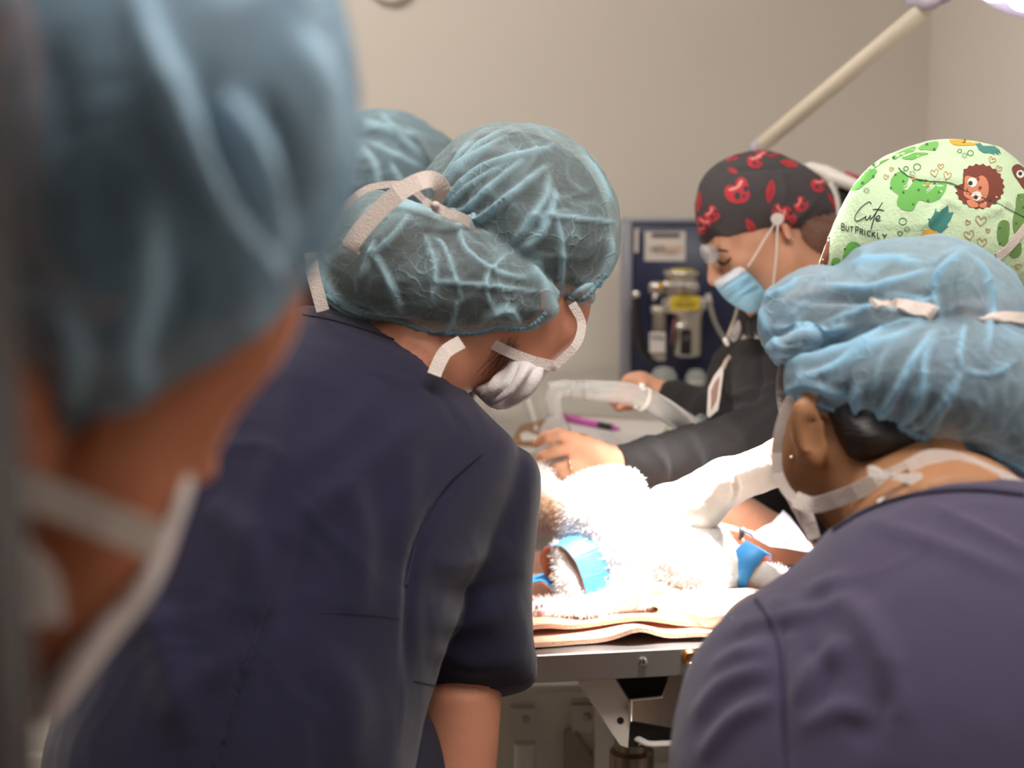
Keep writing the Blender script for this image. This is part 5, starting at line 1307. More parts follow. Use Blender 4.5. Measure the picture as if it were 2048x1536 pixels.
bwm = mat('bow_cloth', rgb(238, 228, 222), .85, bump=.8, scale=650)
plate([(1736, 936), (1742, 931), (1754, 933), (1772, 944), (1790, 950), (1788, 957), (1762, 957), (1738, 953)], 1.168, 1.171, bwm, 'bow_loop', p6)
plate([(1788, 950), (1812, 948), (1842, 946), (1846, 956), (1836, 972), (1820, 969), (1802, 963), (1788, 957)], 1.166, 1.169, bwm, 'bow_loop', p6)
plate([(1784, 948), (1794, 947), (1795, 959), (1785, 960)], 1.162, 1.170, M_tie, 'bow_knot', p6)
strap('mask_tie', [(1745, 610, None), (1765, 612, None), (1790, 608, None), (1820, 618, None), (1850, 622, None), (1872, 628, None)], .013, M_tie, p6, skc, thick=.004)
strap('mask_tie', [(1968, 642, None), (1990, 638, None), (2020, 636, None), (2060, 640, None)], .010, M_tie, p6, skc, thick=.003)
h = Skin(V6, F6).hit(1586, 915, .001)
if h: link('earring', *lathe(h[0], h[1], [(0, 0), (.0022, 0), (.0018, .0016), (0, .002)], 10), M_chrome, p6)

# ============ nearest person, at the left: large teal cap out of focus
c1 = W(62, 540, .60); f1 = CD(.60, -.50, .62); u1 = CD(.42, .83, .28)
hp, H1, R1 = headp(c1, f1, u1, .98)
ft1 = np.array([-.40, .56, 0])
it = hp + [(pil([(590, 520), (612, 570), (604, 640), (560, 730), (500, 800), (430, 880), (380, 950), (360, 1060), (330, 1150), (250, 1260), (140, 1400), (60, 1450), (-60, 1300), (-60, 900), (200, 700)], .60, .052), .015),
           (seg(c1 - u1 * .06 - f1 * .03, (-.33, .56, 1.34), .055), .03), (seg((-.37, .56, 1.26), (-.40, .56, .95), .1, .12), .05), (seg((-.38, .46, 1.27), (-.36, .68, 1.27), .05), .04)]
for s in (-1, 1):
    sh = np.array([-.37, .57 - s * .13, 1.26]); el = sh + np.array([.02, -s * .03, -.26]); wr_ = el + np.array([.16, s * .04, -.10])
    it += [(seg(sh, el, .043, .038), .02), (seg(el, wr_, .038, .027), .01)] + handp(wr_, np.array([1, s * .2, -.3]), np.array([0, 0, 1.0]), -s, (.4,) * 4)
p1, VB1, FB1 = body(it, .005, M_skinE, ft1, 'nearest person at the far left, out of focus, in a large dusky blue bouffant cap')
lower(p1, (-.41, .56, .92), ft1, dirn=(1, 0, 0))
ts = field([seg((-.37, .56, 1.24), (-.41, .56, .90), .12, .145), (seg((-.38, .46, 1.25), (-.36, .68, 1.25), .06), .04), (seg((-.37, .44, 1.25), (-.35, .41, 1.07), .06, .056), .02), (seg((-.37, .70, 1.25), (-.35, .73, 1.07), .06, .056), .02)])
cloth('scrub_top', ts, .009, M_navy, p1, wr=.005, ws=9)
a1 = pil([(20, -150), (250, -220), (480, -200), (640, -90), (705, 60), (722, 220), (712, 380), (680, 480), (630, 545), (560, 640), (470, 720), (360, 800), (230, 880), (130, 950), (70, 930), (20, 860), (-150, 600), (-160, 200)], .60, .098)
L1 = [([(270, -40), (320, 120), (390, 280), (470, 440), (540, 560)], 26, .012), ([(430, 180), (500, 280), (545, 400), (560, 520)], 22, .009), ([(420, 150), (440, 320), (500, 450)], 24, -.010), ([(530, 190), (580, 300), (600, 440)], 18, -.007), ([(310, 400), (300, 560), (270, 700), (290, 780)], 24, .007), ([(340, 480), (380, 560), (350, 640)], 22, -.008), ([(500, 480), (520, 560), (490, 660)], 24, .010), ([(80, 880), (180, 860), (300, 800)], 18, .006), ([(130, 600), (160, 700), (140, 820)], 20, .005), ([(600, 60), (660, 200), (670, 360)], 26, .006), ([(100, 100), (140, 300), (130, 500)], 30, -.005)]
cloth('bouffant_cap', field([a1]), .004, M_veil0, p1, L1, wr=.003, ws=10, seed=41, attr=True, fold_gain=1.3)
V, Fq = surf(field([(grow(a1, -.014))]), .006); link('hair', V, Fq, M_hair, p1)
refit(p1, VB1, FB1, (field([a1]), dict(dmid=.62, off=.012)), (ts, dict(reach=.03)))
m1 = pil([(372, 925), (392, 935), (384, 990), (360, 1060), (336, 1130), (300, 1200), (220, 1300), (130, 1420), (80, 1450), (70, 1380), (150, 1270), (240, 1170), (290, 1090), (322, 1010)], .60, .045)
cloth('face_mask', m1, .003, M_mask, p1)
strap('mask_tie', [(30, 975, .53), (110, 1000, .532), (220, 1045, .535), (320, 1085, .545)], .014, M_tie, p1)
strap('mask_tie', [(20, 1120, .53), (70, 1170, .53), (80, 1250, .53)], .018, M_tie, p1)

# ============ the patient
def fur_skin(name, items, h, mm, par, n, ln_, r0=.00035, seed=1, keep=None, loc=None):
    V, Fq = surf(field(items), h); V[:, 2] = np.maximum(V[:, 2], .9445); N = normals(V, Fq)
    V = V + N * (.0015 * (ridged(V * 60, seed, 2) - .4))[:, None]
    o = link(name, V, Fq, mm, par, loc=loc)
    rg = np.random.default_rng(seed); pick = rg.integers(0, len(V), n)
    if keep is not None: pick = pick[keep(V[pick], N[pick])]
    P = V[pick] + rg.normal(0, h * .4, (len(pick), 3)); d = N[pick] + rg.normal(0, .35, (len(pick), 3)) + np.array([-.35, 0, -.25])
    d /= np.linalg.norm(d, axis=1)[:, None]
    l = ln_ * rg.uniform(.5, 1.2, len(pick)); s = np.cross(d, rg.normal(0, 1, (len(pick), 3))); s /= np.linalg.norm(s, axis=1)[:, None]
    A = P + s * r0 - N[pick] * .001; B = P - s * r0 - N[pick] * .001; M = P + d * l[:, None] * .6; T_ = P + d * l[:, None] + np.array([0, 0, -1.0]) * (l * .15)[:, None]
    VV = np.stack([A, B, M + s * r0 * .6, M - s * r0 * .6, T_], 1).reshape(-1, 3); b = np.arange(len(pick)) * 5
    FF = [(int(i), int(i + 1), int(i + 3), int(i + 2)) for i in b] + [(int(i + 2), int(i + 3), int(i + 4)) for i in b]
    return o, VV, FF
cat_items = [ep(1192, 1030, 1.97, 96, 84, .070, -10), (ep(1082, 1010, 1.98, 52, 56, .045, 0), .012), (ep(1068, 960, 2.0, 40, 34, .036), .01), (ep(1300, 1095, 1.945, 120, 85, .07, -15), .04), (ep(1400, 1140, 1.925, 80, 75, .06), .04),
             (ep(1225, 975, 2.0, 55, 30, .045, -18), .03),
             (cp(1250, 1120, 1.93, 45, 1160, 1130, 1.92, 30), .02), (cp(1122, 1102, 1.91, 17, 1142, 1160, 1.90, 30), .01), (cp(1160, 1130, 1.92, 28, 1122, 1102, 1.91, 17), .01), (cp(1142, 1160, 1.90, 30, 1168, 1216, 1.89, 34), .01),
             (cp(1168, 1218, 1.89, 33, 1110, 1222, 1.885, 27), .01), (cp(1110, 1222, 1.885, 26, 1082, 1224, 1.882, 27), .006),
             (cp(1420, 1110, 1.92, 52, 1480, 1132, 1.905, 32), .02), (cp(1480, 1132, 1.905, 30, 1560, 1165, 1.885, 26), .01),
             (cp(1270, 1180, 1.9, 44, 1215, 1205, 1.90, 34), .02)]
tw_z = .925
fmat_ = mat('cat_fur', rgb(228, 224, 220), .9, bump=.5, scale=260)
# patches of tan fur on the head
nt = fmat_.node_tree; bs = nt.nodes['Principled BSDF']; tcn = nd(nt, 'ShaderNodeNewGeometry')
pc = W(1078, 1030, 1.94); vd = nd(nt, 'ShaderNodeVectorMath', operation='DISTANCE'); vd.inputs[1].default_value = tuple(pc)
nt.links.new(tcn.outputs['Position'], vd.inputs[0]); mr = nd(nt, 'ShaderNodeMapRange'); mr.inputs[1].default_value = .022; mr.inputs[2].default_value = .042; mr.inputs[3].default_value = 1; mr.inputs[4].default_value = 0
nt.links.new(vd.outputs['Value'], mr.inputs[0]); mxn = nd(nt, 'ShaderNodeMix', data_type='RGBA'); mxn.inputs[6].default_value = rgb(228, 224, 220); mxn.inputs[7].default_value = rgb(200, 164, 134)
nt.links.new(mr.outputs[0], mxn.inputs[0]); nt.links.new(mxn.outputs[2], bs.inputs['Base Color'])
cat, VV, FF = fur_skin('cat', cat_items, .0035, fmat_, None, 26000, .008, seed=3, keep=lambda P, N: ~((PX(P)[0] > 1462) & (PX(P)[0] < 1545) & (P[:, 2] > .95)))
tag(cat, 'white cat lying on its back on the tan towel, legs strapped apart', 'cat')
fr = link('fur', VV, FF, fmat_, cat); fr['kind'] = 'stuff'
mbp = MB()
for x, y, r in ((1080, 1224, 7), (1074, 1212, 4), (1084, 1210, 4), (1090, 1234, 4), (1078, 1238, 4)):
    V, Fq = surf(field([ep(x, y, 1.866, r, r, r * 1.866 / FC)]), .0012); mbp.add(V, Fq)
mbp.build('paw_pads', M_pad, cat, smooth=True)
# ear of the cat
V, Fq = surf(field([cp(1060, 1048, 1.96, 14, 1048, 1072, 1.95, 6)]), .002); link('ear', V, Fq, M_pad, cat)
# leg straps
def legstrap(label, pts, d, width, nr, par=None):
    pl = smooth_poly([p[:2] for p in pts], 6, False); dd = np.interp(np.linspace(0, 1, len(pl)), np.linspace(0, 1, len(pts)), [p[2] for p in pts])
    P = W(pl[:, 0], pl[:, 1], dd); cen = P.mean(0)
    t = np.gradient(P, axis=0); wdir = np.asarray(nr, float); N = np.cross(t, wdir); N /= np.linalg.norm(N, axis=1)[:, None]
    if (N[len(N) // 2] @ np.array([0, 0, 1.0])) < 0: N = -N
    e = empty('leg_strap', cen - np.array([0, 0, .03]), label, 'strap', 'blue leg straps')
    link('webbing', *band(P + N * .0016, width, .0016, N), M_strap, e, smooth=False)
    link('lining', *band(P, width * 1.02, .0018, N), M_strap_in, e, smooth=False)
    return e
wd1 = CD(.75, .42, .5)
legstrap('blue strap with orange lining arched over the cat leg beside the middle person', [(1116, 1136, 1.93), (1106, 1108, 1.925), (1118, 1086, 1.92), (1146, 1080, 1.905), (1172, 1106, 1.89), (1190, 1150, 1.885), (1200, 1205, 1.885)], 0, .042, wd1)
e = empty('leg_strap', W(1500, 1140, 1.9) - np.array([0, 0, .03]), 'blue strap around the cat leg that points at the person on the right', 'strap', 'blue leg straps')
sa = W(1524, 1150, 1.895) - W(1470, 1118, 1.915); sL = np.linalg.norm(sa); sa /= sL
link('webbing', *lathe(W(1474, 1122, 1.913), sa, [(.0275, 0), (.0300, 0), (.0300, .034), (.0275, .034), (.0275, 0)], 40), M_strap, e)
link('lining', *lathe(W(1474, 1122, 1.913), sa, [(.0262, -.0015), (.0274, -.0015), (.0274, .0335), (.0262, .0335), (.0262, -.0015)], 40), M_strap_in, e)
legstrap('loose blue strap end showing between the dark sleeve and the cat leg', [(1030, 1190, 1.93), (1055, 1168, 1.925), (1085, 1158, 1.92), (1105, 1172, 1.915), (1120, 1186, 1.915)], 0, .030, CD(.1, .2, 1))

# ============ towels and pad on the table
def sheet(name, a0, a1, b0, b1, zf, mm, th=.004, na=90, nb=40, edge=None):
    A = np.linspace(0, 1, na); B = np.linspace(0, 1, nb); ga, gb = np.meshgrid(A, B, indexing='ij')
    a = a0 + (a1 - a0) * ga; b = b0 + (b1 - b0) * gb
    if edge is not None: b = b + edge(a) * (1 - gb)
    z = zf(a, b)
    top = e0 + a[..., None] * ex + b[..., None] * ey; top[..., 2] = z
    bot = top.copy(); bot[..., 2] -= th
    V = np.concatenate([top.reshape(-1, 3), bot.reshape(-1, 3)]); n = na * nb; F = []; mi = []
    for i in range(na - 1):
        for j in range(nb - 1):
            q = (i * nb + j, (i + 1) * nb + j, (i + 1) * nb + j + 1, i * nb + j + 1); F.append(q); mi.append(0); F.append(tuple(k + n for k in q[::-1])); mi.append(0)
    rim = [i * nb for i in range(na)] + [(na - 1) * nb + j for j in range(1, nb)] + [i * nb + nb - 1 for i in range(na - 2, -1, -1)] + [j for j in range(nb - 2, 0, -1)]
    for k in range(len(rim)):
        p, q = rim[k], rim[(k + 1) % len(rim)]; F.append((p, p + n, q + n, q)); mi.append(1)
    return link(name, V, F, mm, None, fmat=mi, smooth='auto')
def nz(a, b, s, sd): return fbm(np.stack([a.ravel() * s, b.ravel() * s, a.ravel() * 0 + sd], 1), sd).reshape(a.shape)
hump = lambda a, c, w, h: h * np.exp(-((a - c) / w) ** 2)
t1 = sheet('folded_towel', -.58, .33, .022, .40, lambda a, b: .9275 + .003 * nz(a, b, 14, 3) + hump(a, .135, .03, .014) * np.exp(-(b - .02) / .06) + hump(a, .21, .03, .005) * np.exp(-b / .1), [M_towel, M_towel_e], .006, edge=lambda a: .006 * np.sin(a * 17) + hump(a, .13, .03, -.010))
tag(t1, 'lower layer of tan towel whose pale edge runs along the steel table front', 'towel')
t2 = sheet('bath_towel', -.56, .30, .040, .42, lambda a, b: .9375 + .004 * nz(a, b, 12, 9) + hump(a, .145, .045, .012) * np.exp(-(b - .03) / .07) + hump(b, .12, .02, .004) + hump(a, .02, .03, .005), [M_towel, M_towel_e], .006, edge=lambda a: .008 * np.sin(a * 11 + 1) + hump(a, .10, .05, .012))
tag(t2, 'upper tan terry towel directly beneath the white cat', 'towel')
rt = field([pil([(1396, 1040), (1420, 1000), (1456, 984), (1492, 990), (1530, 1012), (1575, 1040), (1625, 1080), (1670, 1120), (1640, 1160), (1560, 1150), (1480, 1125), (1420, 1090)], 2.14, .05)])
V, Fq = surf(rt, .004); V[:, 2] = np.maximum(V[:, 2], .9455); N = normals(V, Fq); V = V + N * (.004 * (fbm(V * 22, 5) - .5))[:, None]
rt = link('rumpled_towel', V, Fq, M_towel); tag(rt, 'rumpled tan towel heaped at the right end of the table under the packet', 'towel')
# suture packet, clamp and tube at the right
def crump(name, pts, z, mm, label, cat_, tilt, seed, step=9):
    pl = np.array(pts, float); lo = pl.min(0); hi = pl.max(0)
    gx, gy = np.meshgrid(np.arange(lo[0] + 3, hi[0], step), np.arange(lo[1] + 3, hi[1], step)); gx = gx.ravel(); gy = gy.ravel()
    k = pdist(gx, gy, pl) > 3; al = np.concatenate([pl, np.stack([gx[k], gy[k]], 1)]); n = len(pl)
    r = delaunay_2d_cdt([Vector(p) for p in al], [(i, (i + 1) % n) for i in range(n)], [], 0, 1e-4)
    P = np.array([[v.x, v.y] for v in r[0]]); cen = np.array([P[list(t)].mean(0) for t in r[2]]); keep = pdist(cen[:, 0], cen[:, 1], pl) > 0
    D = np.array([dz(x, y, z) for x, y in P]) if tilt is None else tilt(P[:, 0], P[:, 1])
    Wd = W(P[:, 0], P[:, 1], D); Wd = Wd + (noise(np.stack([P[:, 0] / 22, P[:, 1] / 22, P[:, 0] * 0], 1), seed) - .5)[:, None] * .006 * (-FWD)
    F = [tuple(t)[::-1] for t, kk in zip(r[2], keep) if kk]; V2 = np.concatenate([Wd, Wd + np.array([0, .0006, -.0006])]); nn = len(Wd)
    cnt = {}
    for t in F:
        for a, b in zip(t, t[1:] + t[:1]): cnt[(a, b)] = 1
    F2 = F + [tuple(i + nn for i in t[::-1]) for t in F] + [(b, a, a + nn, b + nn) for (a, b) in cnt if (b, a) not in cnt]
    o = link(name, V2, F2, mm, smooth=False); tag(o, label, cat_); o['_pk'] = 1
    return o, Wd, F
tl = lambda x, y: 2.075 - (y - 1020) * .0014
pk, Wp, Fp = crump('suture_packet', [(1503, 1070), (1514, 1062), (1530, 1052), (1545, 1046), (1566, 1020), (1580, 1032), (1592, 1048), (1608, 1070), (1640, 1110), (1606, 1102), (1570, 1096), (1540, 1092), (1522, 1082)], .95, M_packet, 'crumpled white and lavender suture packet lying right of the cat', 'packet', tl, 7)
skp = BVHTree.FromPolygons([tuple(v) for v in Wp], Fp)
skp_ = Skin.__new__(Skin); skp_.t = skp; mb = MB()
decal_fill(mb, skp_, [(1518, 1070), (1540, 1056), (1556, 1052), (1548, 1062), (1530, 1074)], 0, .0012, 5, 1)
decal_fill(mb, skp_, [(1516, 1069), (1520, 1068), (1532, 1076), (1527, 1080)], 1, .0016, 4, 1)
decal_line(mb, skp_, [(1545, 1050), (1560, 1044), (1574, 1038)], 1.5, 0, .0014); decal_line(mb, skp_, [(1550, 1058), (1566, 1050), (1575, 1042)], 1.2, 0, .0014)
decal_fill(mb, skp_, [(1574, 1082), (1604, 1072), (1620, 1092), (1600, 1092)], 2, .0012, 5, 1)
decal_fill(mb, skp_, [(1532, 1085), (1538, 1085), (1537, 1089), (1531, 1088)], 3, .0014, 3, 1); decal_fill(mb, skp_, [(1570, 1085), (1576, 1086), (1574, 1090), (1569, 1089)], 3, .0014, 3, 1)
onto(pk, mb, [M_lav, M_darkblue, M_bluetab, M_ink])
e = empty('towel_clamp', WZ(1480, 1075, .95), 'small dark clamp standing beside the suture packet', 'clamp')
link('jaw', *tube(W(np.array([1480, 1484, 1479]), np.array([1055, 1068, 1080]), 1.93), [.002, .004, .002], 10), M_black, e)
link('arm', *tube(W(np.array([1484, 1492, 1506]), np.array([1056, 1064, 1074]), 1.93), .0022, 8), M_steel, e)
link('arm', *tube(W(np.array([1482, 1488, 1500]), np.array([1076, 1082, 1096]), 1.93), .0022, 8), M_steel, e)
tb2 = link('thin_tube', *tube(curve3(W(np.array([1405, 1440, 1465, 1485, 1505]), np.array([1044, 1050, 1056, 1062, 1066]), np.array([1.95, 1.95, 1.95, 1.95, 1.95])), 5), .0028, 10), M_clear)
tag(tb2, 'thin clear tube running from the gloved wrist to the suture packet', 'tube')

# ============ breathing circuit
mk = empty('breathing_mask', W(1110, 945, 2.1), 'clear cone breathing mask held over the cat face by bare fingers', 'mask')
ax = W(1112, 820, 2.11) - W(1108, 945, 2.11); Lx = np.linalg.norm(ax); r = 2.11 / FC
link('cone', *lathe(W(1108, 948, 2.11), ax, [(0, 0), (44 * r, 0), (45 * r, .004), (42 * r, .03), (38 * r, .05), (30 * r, .068), (20 * r, .080), (16 * r, .086), (15 * r, Lx), (0, Lx)], 40), M_clear2, mk)
link('black_rim', *lathe(W(1108, 951, 2.11), ax, [(30 * r, 0), (44 * r, -.004), (48 * r, .002), (46 * r, .010), (40 * r, .010)], 40), M_blackp, mk)
cc = empty('breathing_circuit', W(1250, 800, 2.15), 'clear corrugated breathing hose with elbow, arching above the paper', 'hose')
dE = 2.11
link('elbow', *tube([W(1112, 842, dE), W(1108, 815, dE), W(1107, 792, dE), W(1113, 780, dE), W(1128, 776, dE), W(1152, 780, dE)], [.0125, .0125, .0130, .0135, .0125, .0125], 24), M_clear, cc)
link('port', *tube([W(1101, 780, dE), W(1100, 764, dE)], .0045, 14), M_clear, cc)
link('connector', *lathe(W(1140, 779, dE), W(1180, 783, dE) - W(1140, 779, dE), [(0, 0), (.0125, 0), (.0135, .004), (.0125, .008), (.0125, .022), (.0145, .024), (.0145, .029), (0, .029)], 28), M_clear, cc)
cl = curve3(W(np.array([1168, 1200, 1240, 1280, 1320, 1360, 1392]), np.array([782, 783, 785, 795, 814, 840, 862]), np.array([2.11, 2.11, 2.115, 2.125, 2.14, 2.17, 2.20])), 26)
rr = .0155 + .0009 * np.sin(np.arange(len(cl)) * math.pi / 1.5 * 1.0) + np.linspace(0, .001, len(cl))
link('corrugated_hose', *tube(cl, rr, 24), M_clear, cc)
link('hose_clip', *lathe(W(1284, 797, 2.126), W(1296, 803, 2.13) - W(1276, 793, 2.124), [(.0165, 0), (.0185, 0), (.0185, .006), (.0165, .006)], 28), M_white, cc)
link('clip_ear', *tube([W(1284, 782, 2.12), W(1284, 766, 2.12)], [.007, .004], 12), M_white, cc)
link('clip_foot', *tube([W(1272, 808, 2.12), W(1270, 817, 2.12)], [.004, .003], 12), M_white, cc)
link('sampling_line', *tube(curve3(W(np.array([1100, 1140, 1200, 1270, 1320, 1360, 1395]), np.array([765, 763, 763, 770, 790, 818, 850]), np.full(7, 2.13)), 6), .0016, 8), M_clear, cc)
link('end_cap', *tube([W(1385, 852, 2.18), W(1404, 842, 2.2)], [.010, .012], 20), M_glass, cc)
link('teal_tip', *tube([W(1403, 842, 2.2), W(1414, 834, 2.2)], [.003, .0025], 10), mat('teal_tip', rgb(90, 150, 150), .5), cc)
# ============ clip board, paper, pen
def deskpt(x, y, z): return WZ(x, y, z)
def slab(pts, z0, z1):
    P = np.array([WZ(x, y, z1) for x, y in pts]); Q = P.copy(); Q[:, 2] = z0; n = len(P)
    return np.concatenate([P, Q]), [tuple(range(n))[::-1], tuple(range(n, 2 * n))] + [(i, (i + 1) % n, n + (i + 1) % n, n + i) for i in range(n)]
cbz = CZ + .0
cbd = link('clipboard', *slab([(1020, 884), (1290, 899), (1450, 905), (1440, 850), (1130, 828), (1040, 850)], cbz, cbz + .006), M_board, smooth=False)
tag(cbd, 'brown hardboard clipboard on the cart under the white paper', 'clipboard')
pp = link('record_sheet', *slab([(1140, 832), (1380, 846), (1440, 852), (1430, 900), (1280, 893), (1165, 884), (1110, 868)], cbz + .0062, cbz + .0074), M_paper, smooth=False)
tag(pp, 'white handwritten record sheet on the clipboard, beneath the pink pen', 'paper')
mb = MB()
rnd = random.Random(5)
for (x0, y0, x1, y1) in ((1175, 862, 1230, 868), (1180, 872, 1240, 879), (1190, 880, 1216, 883), (1215, 882, 1260, 887), (1270, 884, 1330, 888), (1200, 868, 1226, 872)):
    q = [WZ(x0 + (x1 - x0) * t + rnd.uniform(-1, 1), y0 + (y1 - y0) * t + rnd.uniform(-2.2, 2.2), cbz + .0078) for t in np.linspace(0, 1, 16)]
    mb.add(*band(q, .0012, .0003, (0, 0, 1.0)), 0)
mb.add(*band([WZ(1336, 853, cbz + .0078), WZ(1322, 876, cbz + .0078)], .005, .0003, (0, 0, 1.0)), 1)
mb.build('handwriting', [mat('pencil_mark', rgb(160, 152, 156), .8), M_green], pp, smooth=False)
pn = empty('ballpoint_pen', WZ(1180, 850, cbz + .012), 'pink ballpoint pen with a black grip lying on the paper', 'pen')
zz = cbz + .0135; P = lambda x, y: WZ(x, y, zz)
link('barrel', *tube([P(1118, 834), P(1200, 850)], .0062, 16), M_pink, pn); link('grip', *tube([P(1199, 849.8), P(1226, 855)], [.0064, .0056], 16), M_blackp, pn); link('tip', *tube([P(1226, 855), P(1240, 858)], [.005, .0015], 16), M_pink, pn)
link('clip', *band([P(1122, 834) + (0, 0, .007), P(1160, 841) + (0, 0, .007)], .004, .0015, (0, 0, 1.0)), M_pink, pn)
pc_ = link('purple_cord', *tube(curve3([WZ(x, y, cbz + .012) for x, y in ((1255, 896), (1290, 888), (1320, 880), (1345, 878), (1400, 888), (1430, 895))], 6), .0032, 10), M_purple); tag(pc_, 'thin purple cord trailing across the paper toward the black sleeve', 'cord')
wc = link('white_cable', *tube(curve3([WZ(1020, 780, CZ + .01) + (0, 0, .05), WZ(1048, 812, CZ + .01) + (0, 0, .03), WZ(1068, 838, CZ + .004), WZ(1072, 862, CZ + .004)], 6), .0045, 10), M_white); tag(wc, 'white cable curving down beside the mask of the middle person', 'cable')
tg = link('folded_card', *slab([(1040, 868), (1052, 862), (1076, 872), (1072, 880), (1044, 880)], cbz + .0062, cbz + .008), M_label, smooth=False); tag(tg, 'small white folded card at the left corner of the clipboard', 'card')

# ============ anaesthesia machine panel on the cart
am = empty('anaesthesia_machine', W(1350, 775, 3.1), 'navy anaesthesia machine panel with chrome vaporizer behind the cart', 'machine')
yP = 3.10; g = lambda x, y, yy: CAM + (W(x, y, 1) - CAM) * (yy / (W(x, y, 1) - CAM)[1])
def fp(x0, y0, x1, y1, yy, th, bev=.003):
    A = g(x0, y1, yy); B = g(x1, y0, yy); return box((A[0], yy, A[2]), (B[0], yy + th, B[2]), bev)
lo = g(1262, 778, yP); hi = g(1560, 446, yP)
link('back_panel', *box((lo[0], yP, CZ), (hi[0], yP + .05, hi[2]), .004), M_blue_panel, am)
link('frame', *box((lo[0] - .022, yP - .004, CZ), (lo[0], yP + .06, hi[2] + .006), .003), M_edge, am)
link('top_rail', *box((lo[0] - .022, yP - .004, hi[2]), (hi[0], yP + .06, hi[2] + .010), .003), M_edge, am)
lb = link('label', *fp(1289, 463, 1371, 522, yP - .001, .001, 0), M_label, am, smooth=False)
def text(s, x, y, yy, size, mm, par, name='lettering', ang=0):
    cu = bpy.data.curves.new(name, 'FONT'); cu.body = s; cu.size = size; cu.align_x = 'CENTER'; cu.align_y = 'CENTER'; cu.extrude = .0003
    t = bpy.data.objects.new(name, cu); COL.objects.link(t); dg = bpy.context.evaluated_depsgraph_get(); me = bpy.data.meshes.new_from_object(t.evaluated_get(dg)); bpy.data.objects.remove(t)
    me.materials.clear(); me.materials.append(mm); o = bpy.data.objects.new(name, me); COL.objects.link(o); L_ = g(x, y, yy)
    o.parent = par; o.location = L_ - np.array(par['_loc'][:]); o.rotation_euler = (math.radians(90), ang, 0); return o
m = MB(); m.add(*fp(1303, 466, 1360, 475, yP - .0022, .001, 0)); m.build('dark_stripe', mat('brown_ink', rgb(98, 86, 86), .7), lb)
text('VET', 1314, 500, yP - .002, .020, M_ink, lb); text('LAND', 1339, 500, yP - .002, .020, M_orangeink, lb)
m = MB(); m.add(*fp(1328, 505, 1352, 508, yP - .002, .001, 0)); m.build('underline', mat('grey_ink', rgb(150, 140, 140), .7), lb)
link('side_label', *fp(1269, 458, 1277, 505, yP - .006, .001, 0), M_label, am, smooth=False)
# vaporizer
va = empty('vaporizer', W(1362, 715, 2.98), 'chrome vaporizer with a yellow label mounted on the navy panel', 'vaporizer')
yV = 3.03; c_ = lambda x, y, yy=yV: g(x, y, yy); rv = yV / FC * 1.0
def vl(name, x, y0, y1, prof, mm, yy=yV, n=36):
    b = c_(x, y1, yy); h = c_(x, y0, yy)[2] - b[2]
    return link(name, *lathe(b, (0, 0, 1), [(rr_ * rv, t * h) for rr_, t in prof], n), mm, va)
vl('dial', 1363, 541, 592, [(0, 0), (33, 0), (33, .3), (34, .5), (35, .8), (38, .82), (38, .97), (36, 1), (0, 1)], M_alu)
vl('dial_cap', 1365, 539, 542, [(0, 0), (24, 0), (23, 1), (0, 1.1)], M_yellow)
m = MB()
for k in range(30):
    a = 2 * math.pi * k / 30; q = c_(1363, 575) + np.array([math.cos(a), math.sin(a), 0]) * 33.5 * rv
    m.add(*tube([q - (0, 0, .012), q + (0, 0, .014)], .0012, 6))
m.build('dial_ridges', M_chrome, va, smooth=True)
vl('collar', 1358, 592, 625, [(0, 0), (34, 0), (37, .2), (37, .8), (34, 1), (0, 1)], M_chrome)
vl('body', 1374, 620, 712, [(0, 0), (26, 0), (30, .05), (30, .9), (32, .95), (32, 1), (0, 1)], M_alu)
vl('filler_tube', 1318, 612, 712, [(0, 0), (14, 0), (14, .85), (17, .86), (17, 1), (0, 1)], mat('ivory_metal', rgb(206, 196, 182), .35, metal=.4), n=24)
vl('sight_glass', 1372, 660, 708, [(0, 0), (13, 0), (13, 1), (0, 1)], M_black, yy=yV - .022, n=20)
lo_ = vl('filler_knob', 1362, 645, 660, [(0, 0), (11, .1), (13, .5), (9, 1), (0, 1)], M_chrome, yy=yV - .030, n=20)
link('side_block', *box(*(lambda A, B: ((A[0], yV - .02, A[2]), (B[0], yV + .04, B[2])))(c_(1298, 588), c_(1326, 564)), .004), M_alu, va)
link('amber_button', *lathe(c_(1321, 571, yV - .02), (0, -1, 0), [(0, 0), (.007, 0), (.006, .006), (0, .007)], 16), mat('amber', rgb(214, 160, 40), .4), va)
link('lever', *tube([c_(1306, 600, yV - .03), c_(1314, 588, yV - .03)], .005, 14), M_chrome, va)
yl = link('yellow_label', *fp(1341, 593, 1400, 621, yV - .045, .004, .001), M_yellow, va, smooth=False)
m = MB()
for x0, x1, y in ((1358, 1382, 598), (1349, 1368, 607), (1371, 1392, 607), (1352, 1388, 612)): m.add(*fp(x0, y - 1.6, x1, y + 1.2, yV - .0458, .0005, 0))
m.build('label_text', mat('olive_ink', rgb(130, 108, 40), .7), yl, smooth=False)
link('label_bracket', *fp(1398, 596, 1413, 620, yV - .042, .02, .002), M_grey, va)
link('hanging_tag', *fp(1299, 665, 1331, 706, yV - .03, .003, .001), M_label, va, smooth=False)
text('PM5', 1315, 676, yV - .0315, .014, M_ink, va, 'tag_lettering')
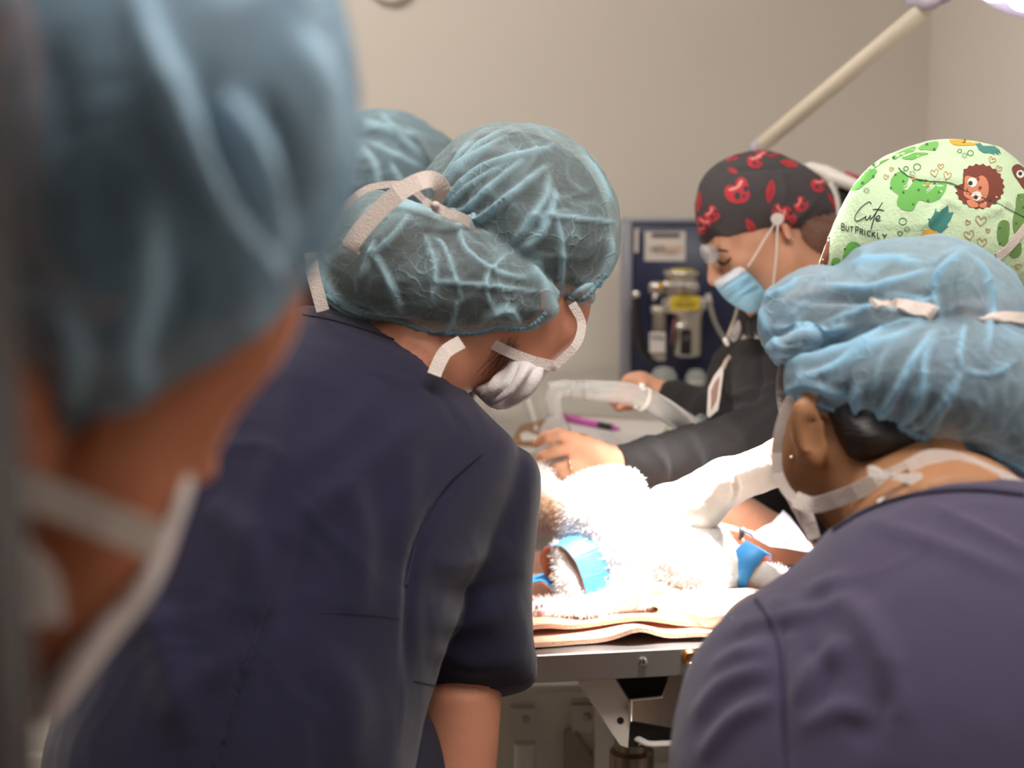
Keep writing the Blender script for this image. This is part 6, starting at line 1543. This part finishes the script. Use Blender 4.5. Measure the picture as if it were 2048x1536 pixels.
link('red_tube', *tube([c_(1352, 630, yV - .02), c_(1346, 660, yV - .02), c_(1342, 690, yV - .02)], .0025, 8), mat('rose_tube', rgb(150, 90, 96), .5), va)
link('foot', *tube([c_(1300, 715, yV), c_(1330, 713, yV)], .008, 12), M_white, va)
hs = link('grey_hose', *tube(curve3([c_(1417, 590), c_(1420, 610), c_(1428, 640), c_(1440, 665), c_(1454, 684)], 6), .0042, 10), M_grey); tag(hs, 'thin grey hose hanging down from the vaporizer toward the hoodie', 'hose')
link('nozzle', *tube([c_(1415, 588), c_(1419, 606)], .006, 12), M_white, hs)
bk = link('black_hose', *tube(curve3([c_(1272, 588, yV), c_(1274, 620, yV), c_(1276, 660, yV), c_(1286, 700, yV), c_(1310, 722, yV)], 6), .009, 14), M_blackp); tag(bk, 'black hose down the left side of the navy panel', 'hose')
kb = link('knob', *lathe(c_(1272, 588, yV - .02), (0, -1, 0), [(0, 0), (.008, 0), (.008, .008), (.005, .012), (0, .013)], 18), M_chrome, bk)
for i, (x, y0, y1, rr_, yy, lab) in enumerate(((1327, 732, 782, 29, 2.85, 'larger clear dome valve on the cart beside the bare wrist'), (1392, 737, 775, 22, 3.0, 'smaller clear dome valve nearer the black hoodie'))):
    q = empty('dome_valve', g(x, y1, yy), lab, 'valve', 'clear dome valves'); b = g(x, y1, yy); h = g(x, y0, yy)[2] - b[2]; k_ = yy / FC
    b[2] = CZ; h = g(x, y0, yy)[2] - CZ
    link('dome', *lathe(b, (0, 0, 1), [(rr_ * k_, h * .35), (rr_ * k_, h * .6), (rr_ * k_ * .9, h * .8), (rr_ * k_ * .6, h * .95), (0, h)], 32), M_glass, q)
    link('base', *lathe(b, (0, 0, 1), [(0, 0), (rr_ * k_ * 1.02, 0), (rr_ * k_ * 1.02, h * .36), (rr_ * k_ * .9, h * .4), (0, h * .4)], 32), M_alu, q)
    link('valve_disc', *lathe(b + (0, 0, h * .5), (0, 0, 1), [(0, 0), (rr_ * k_ * .7, 0), (rr_ * k_ * .7, h * .06), (0, h * .06)], 24), M_white, q)
for o in sc.objects:
    for k in ('_loc', '_pk'):
        if k in o: del o[k]
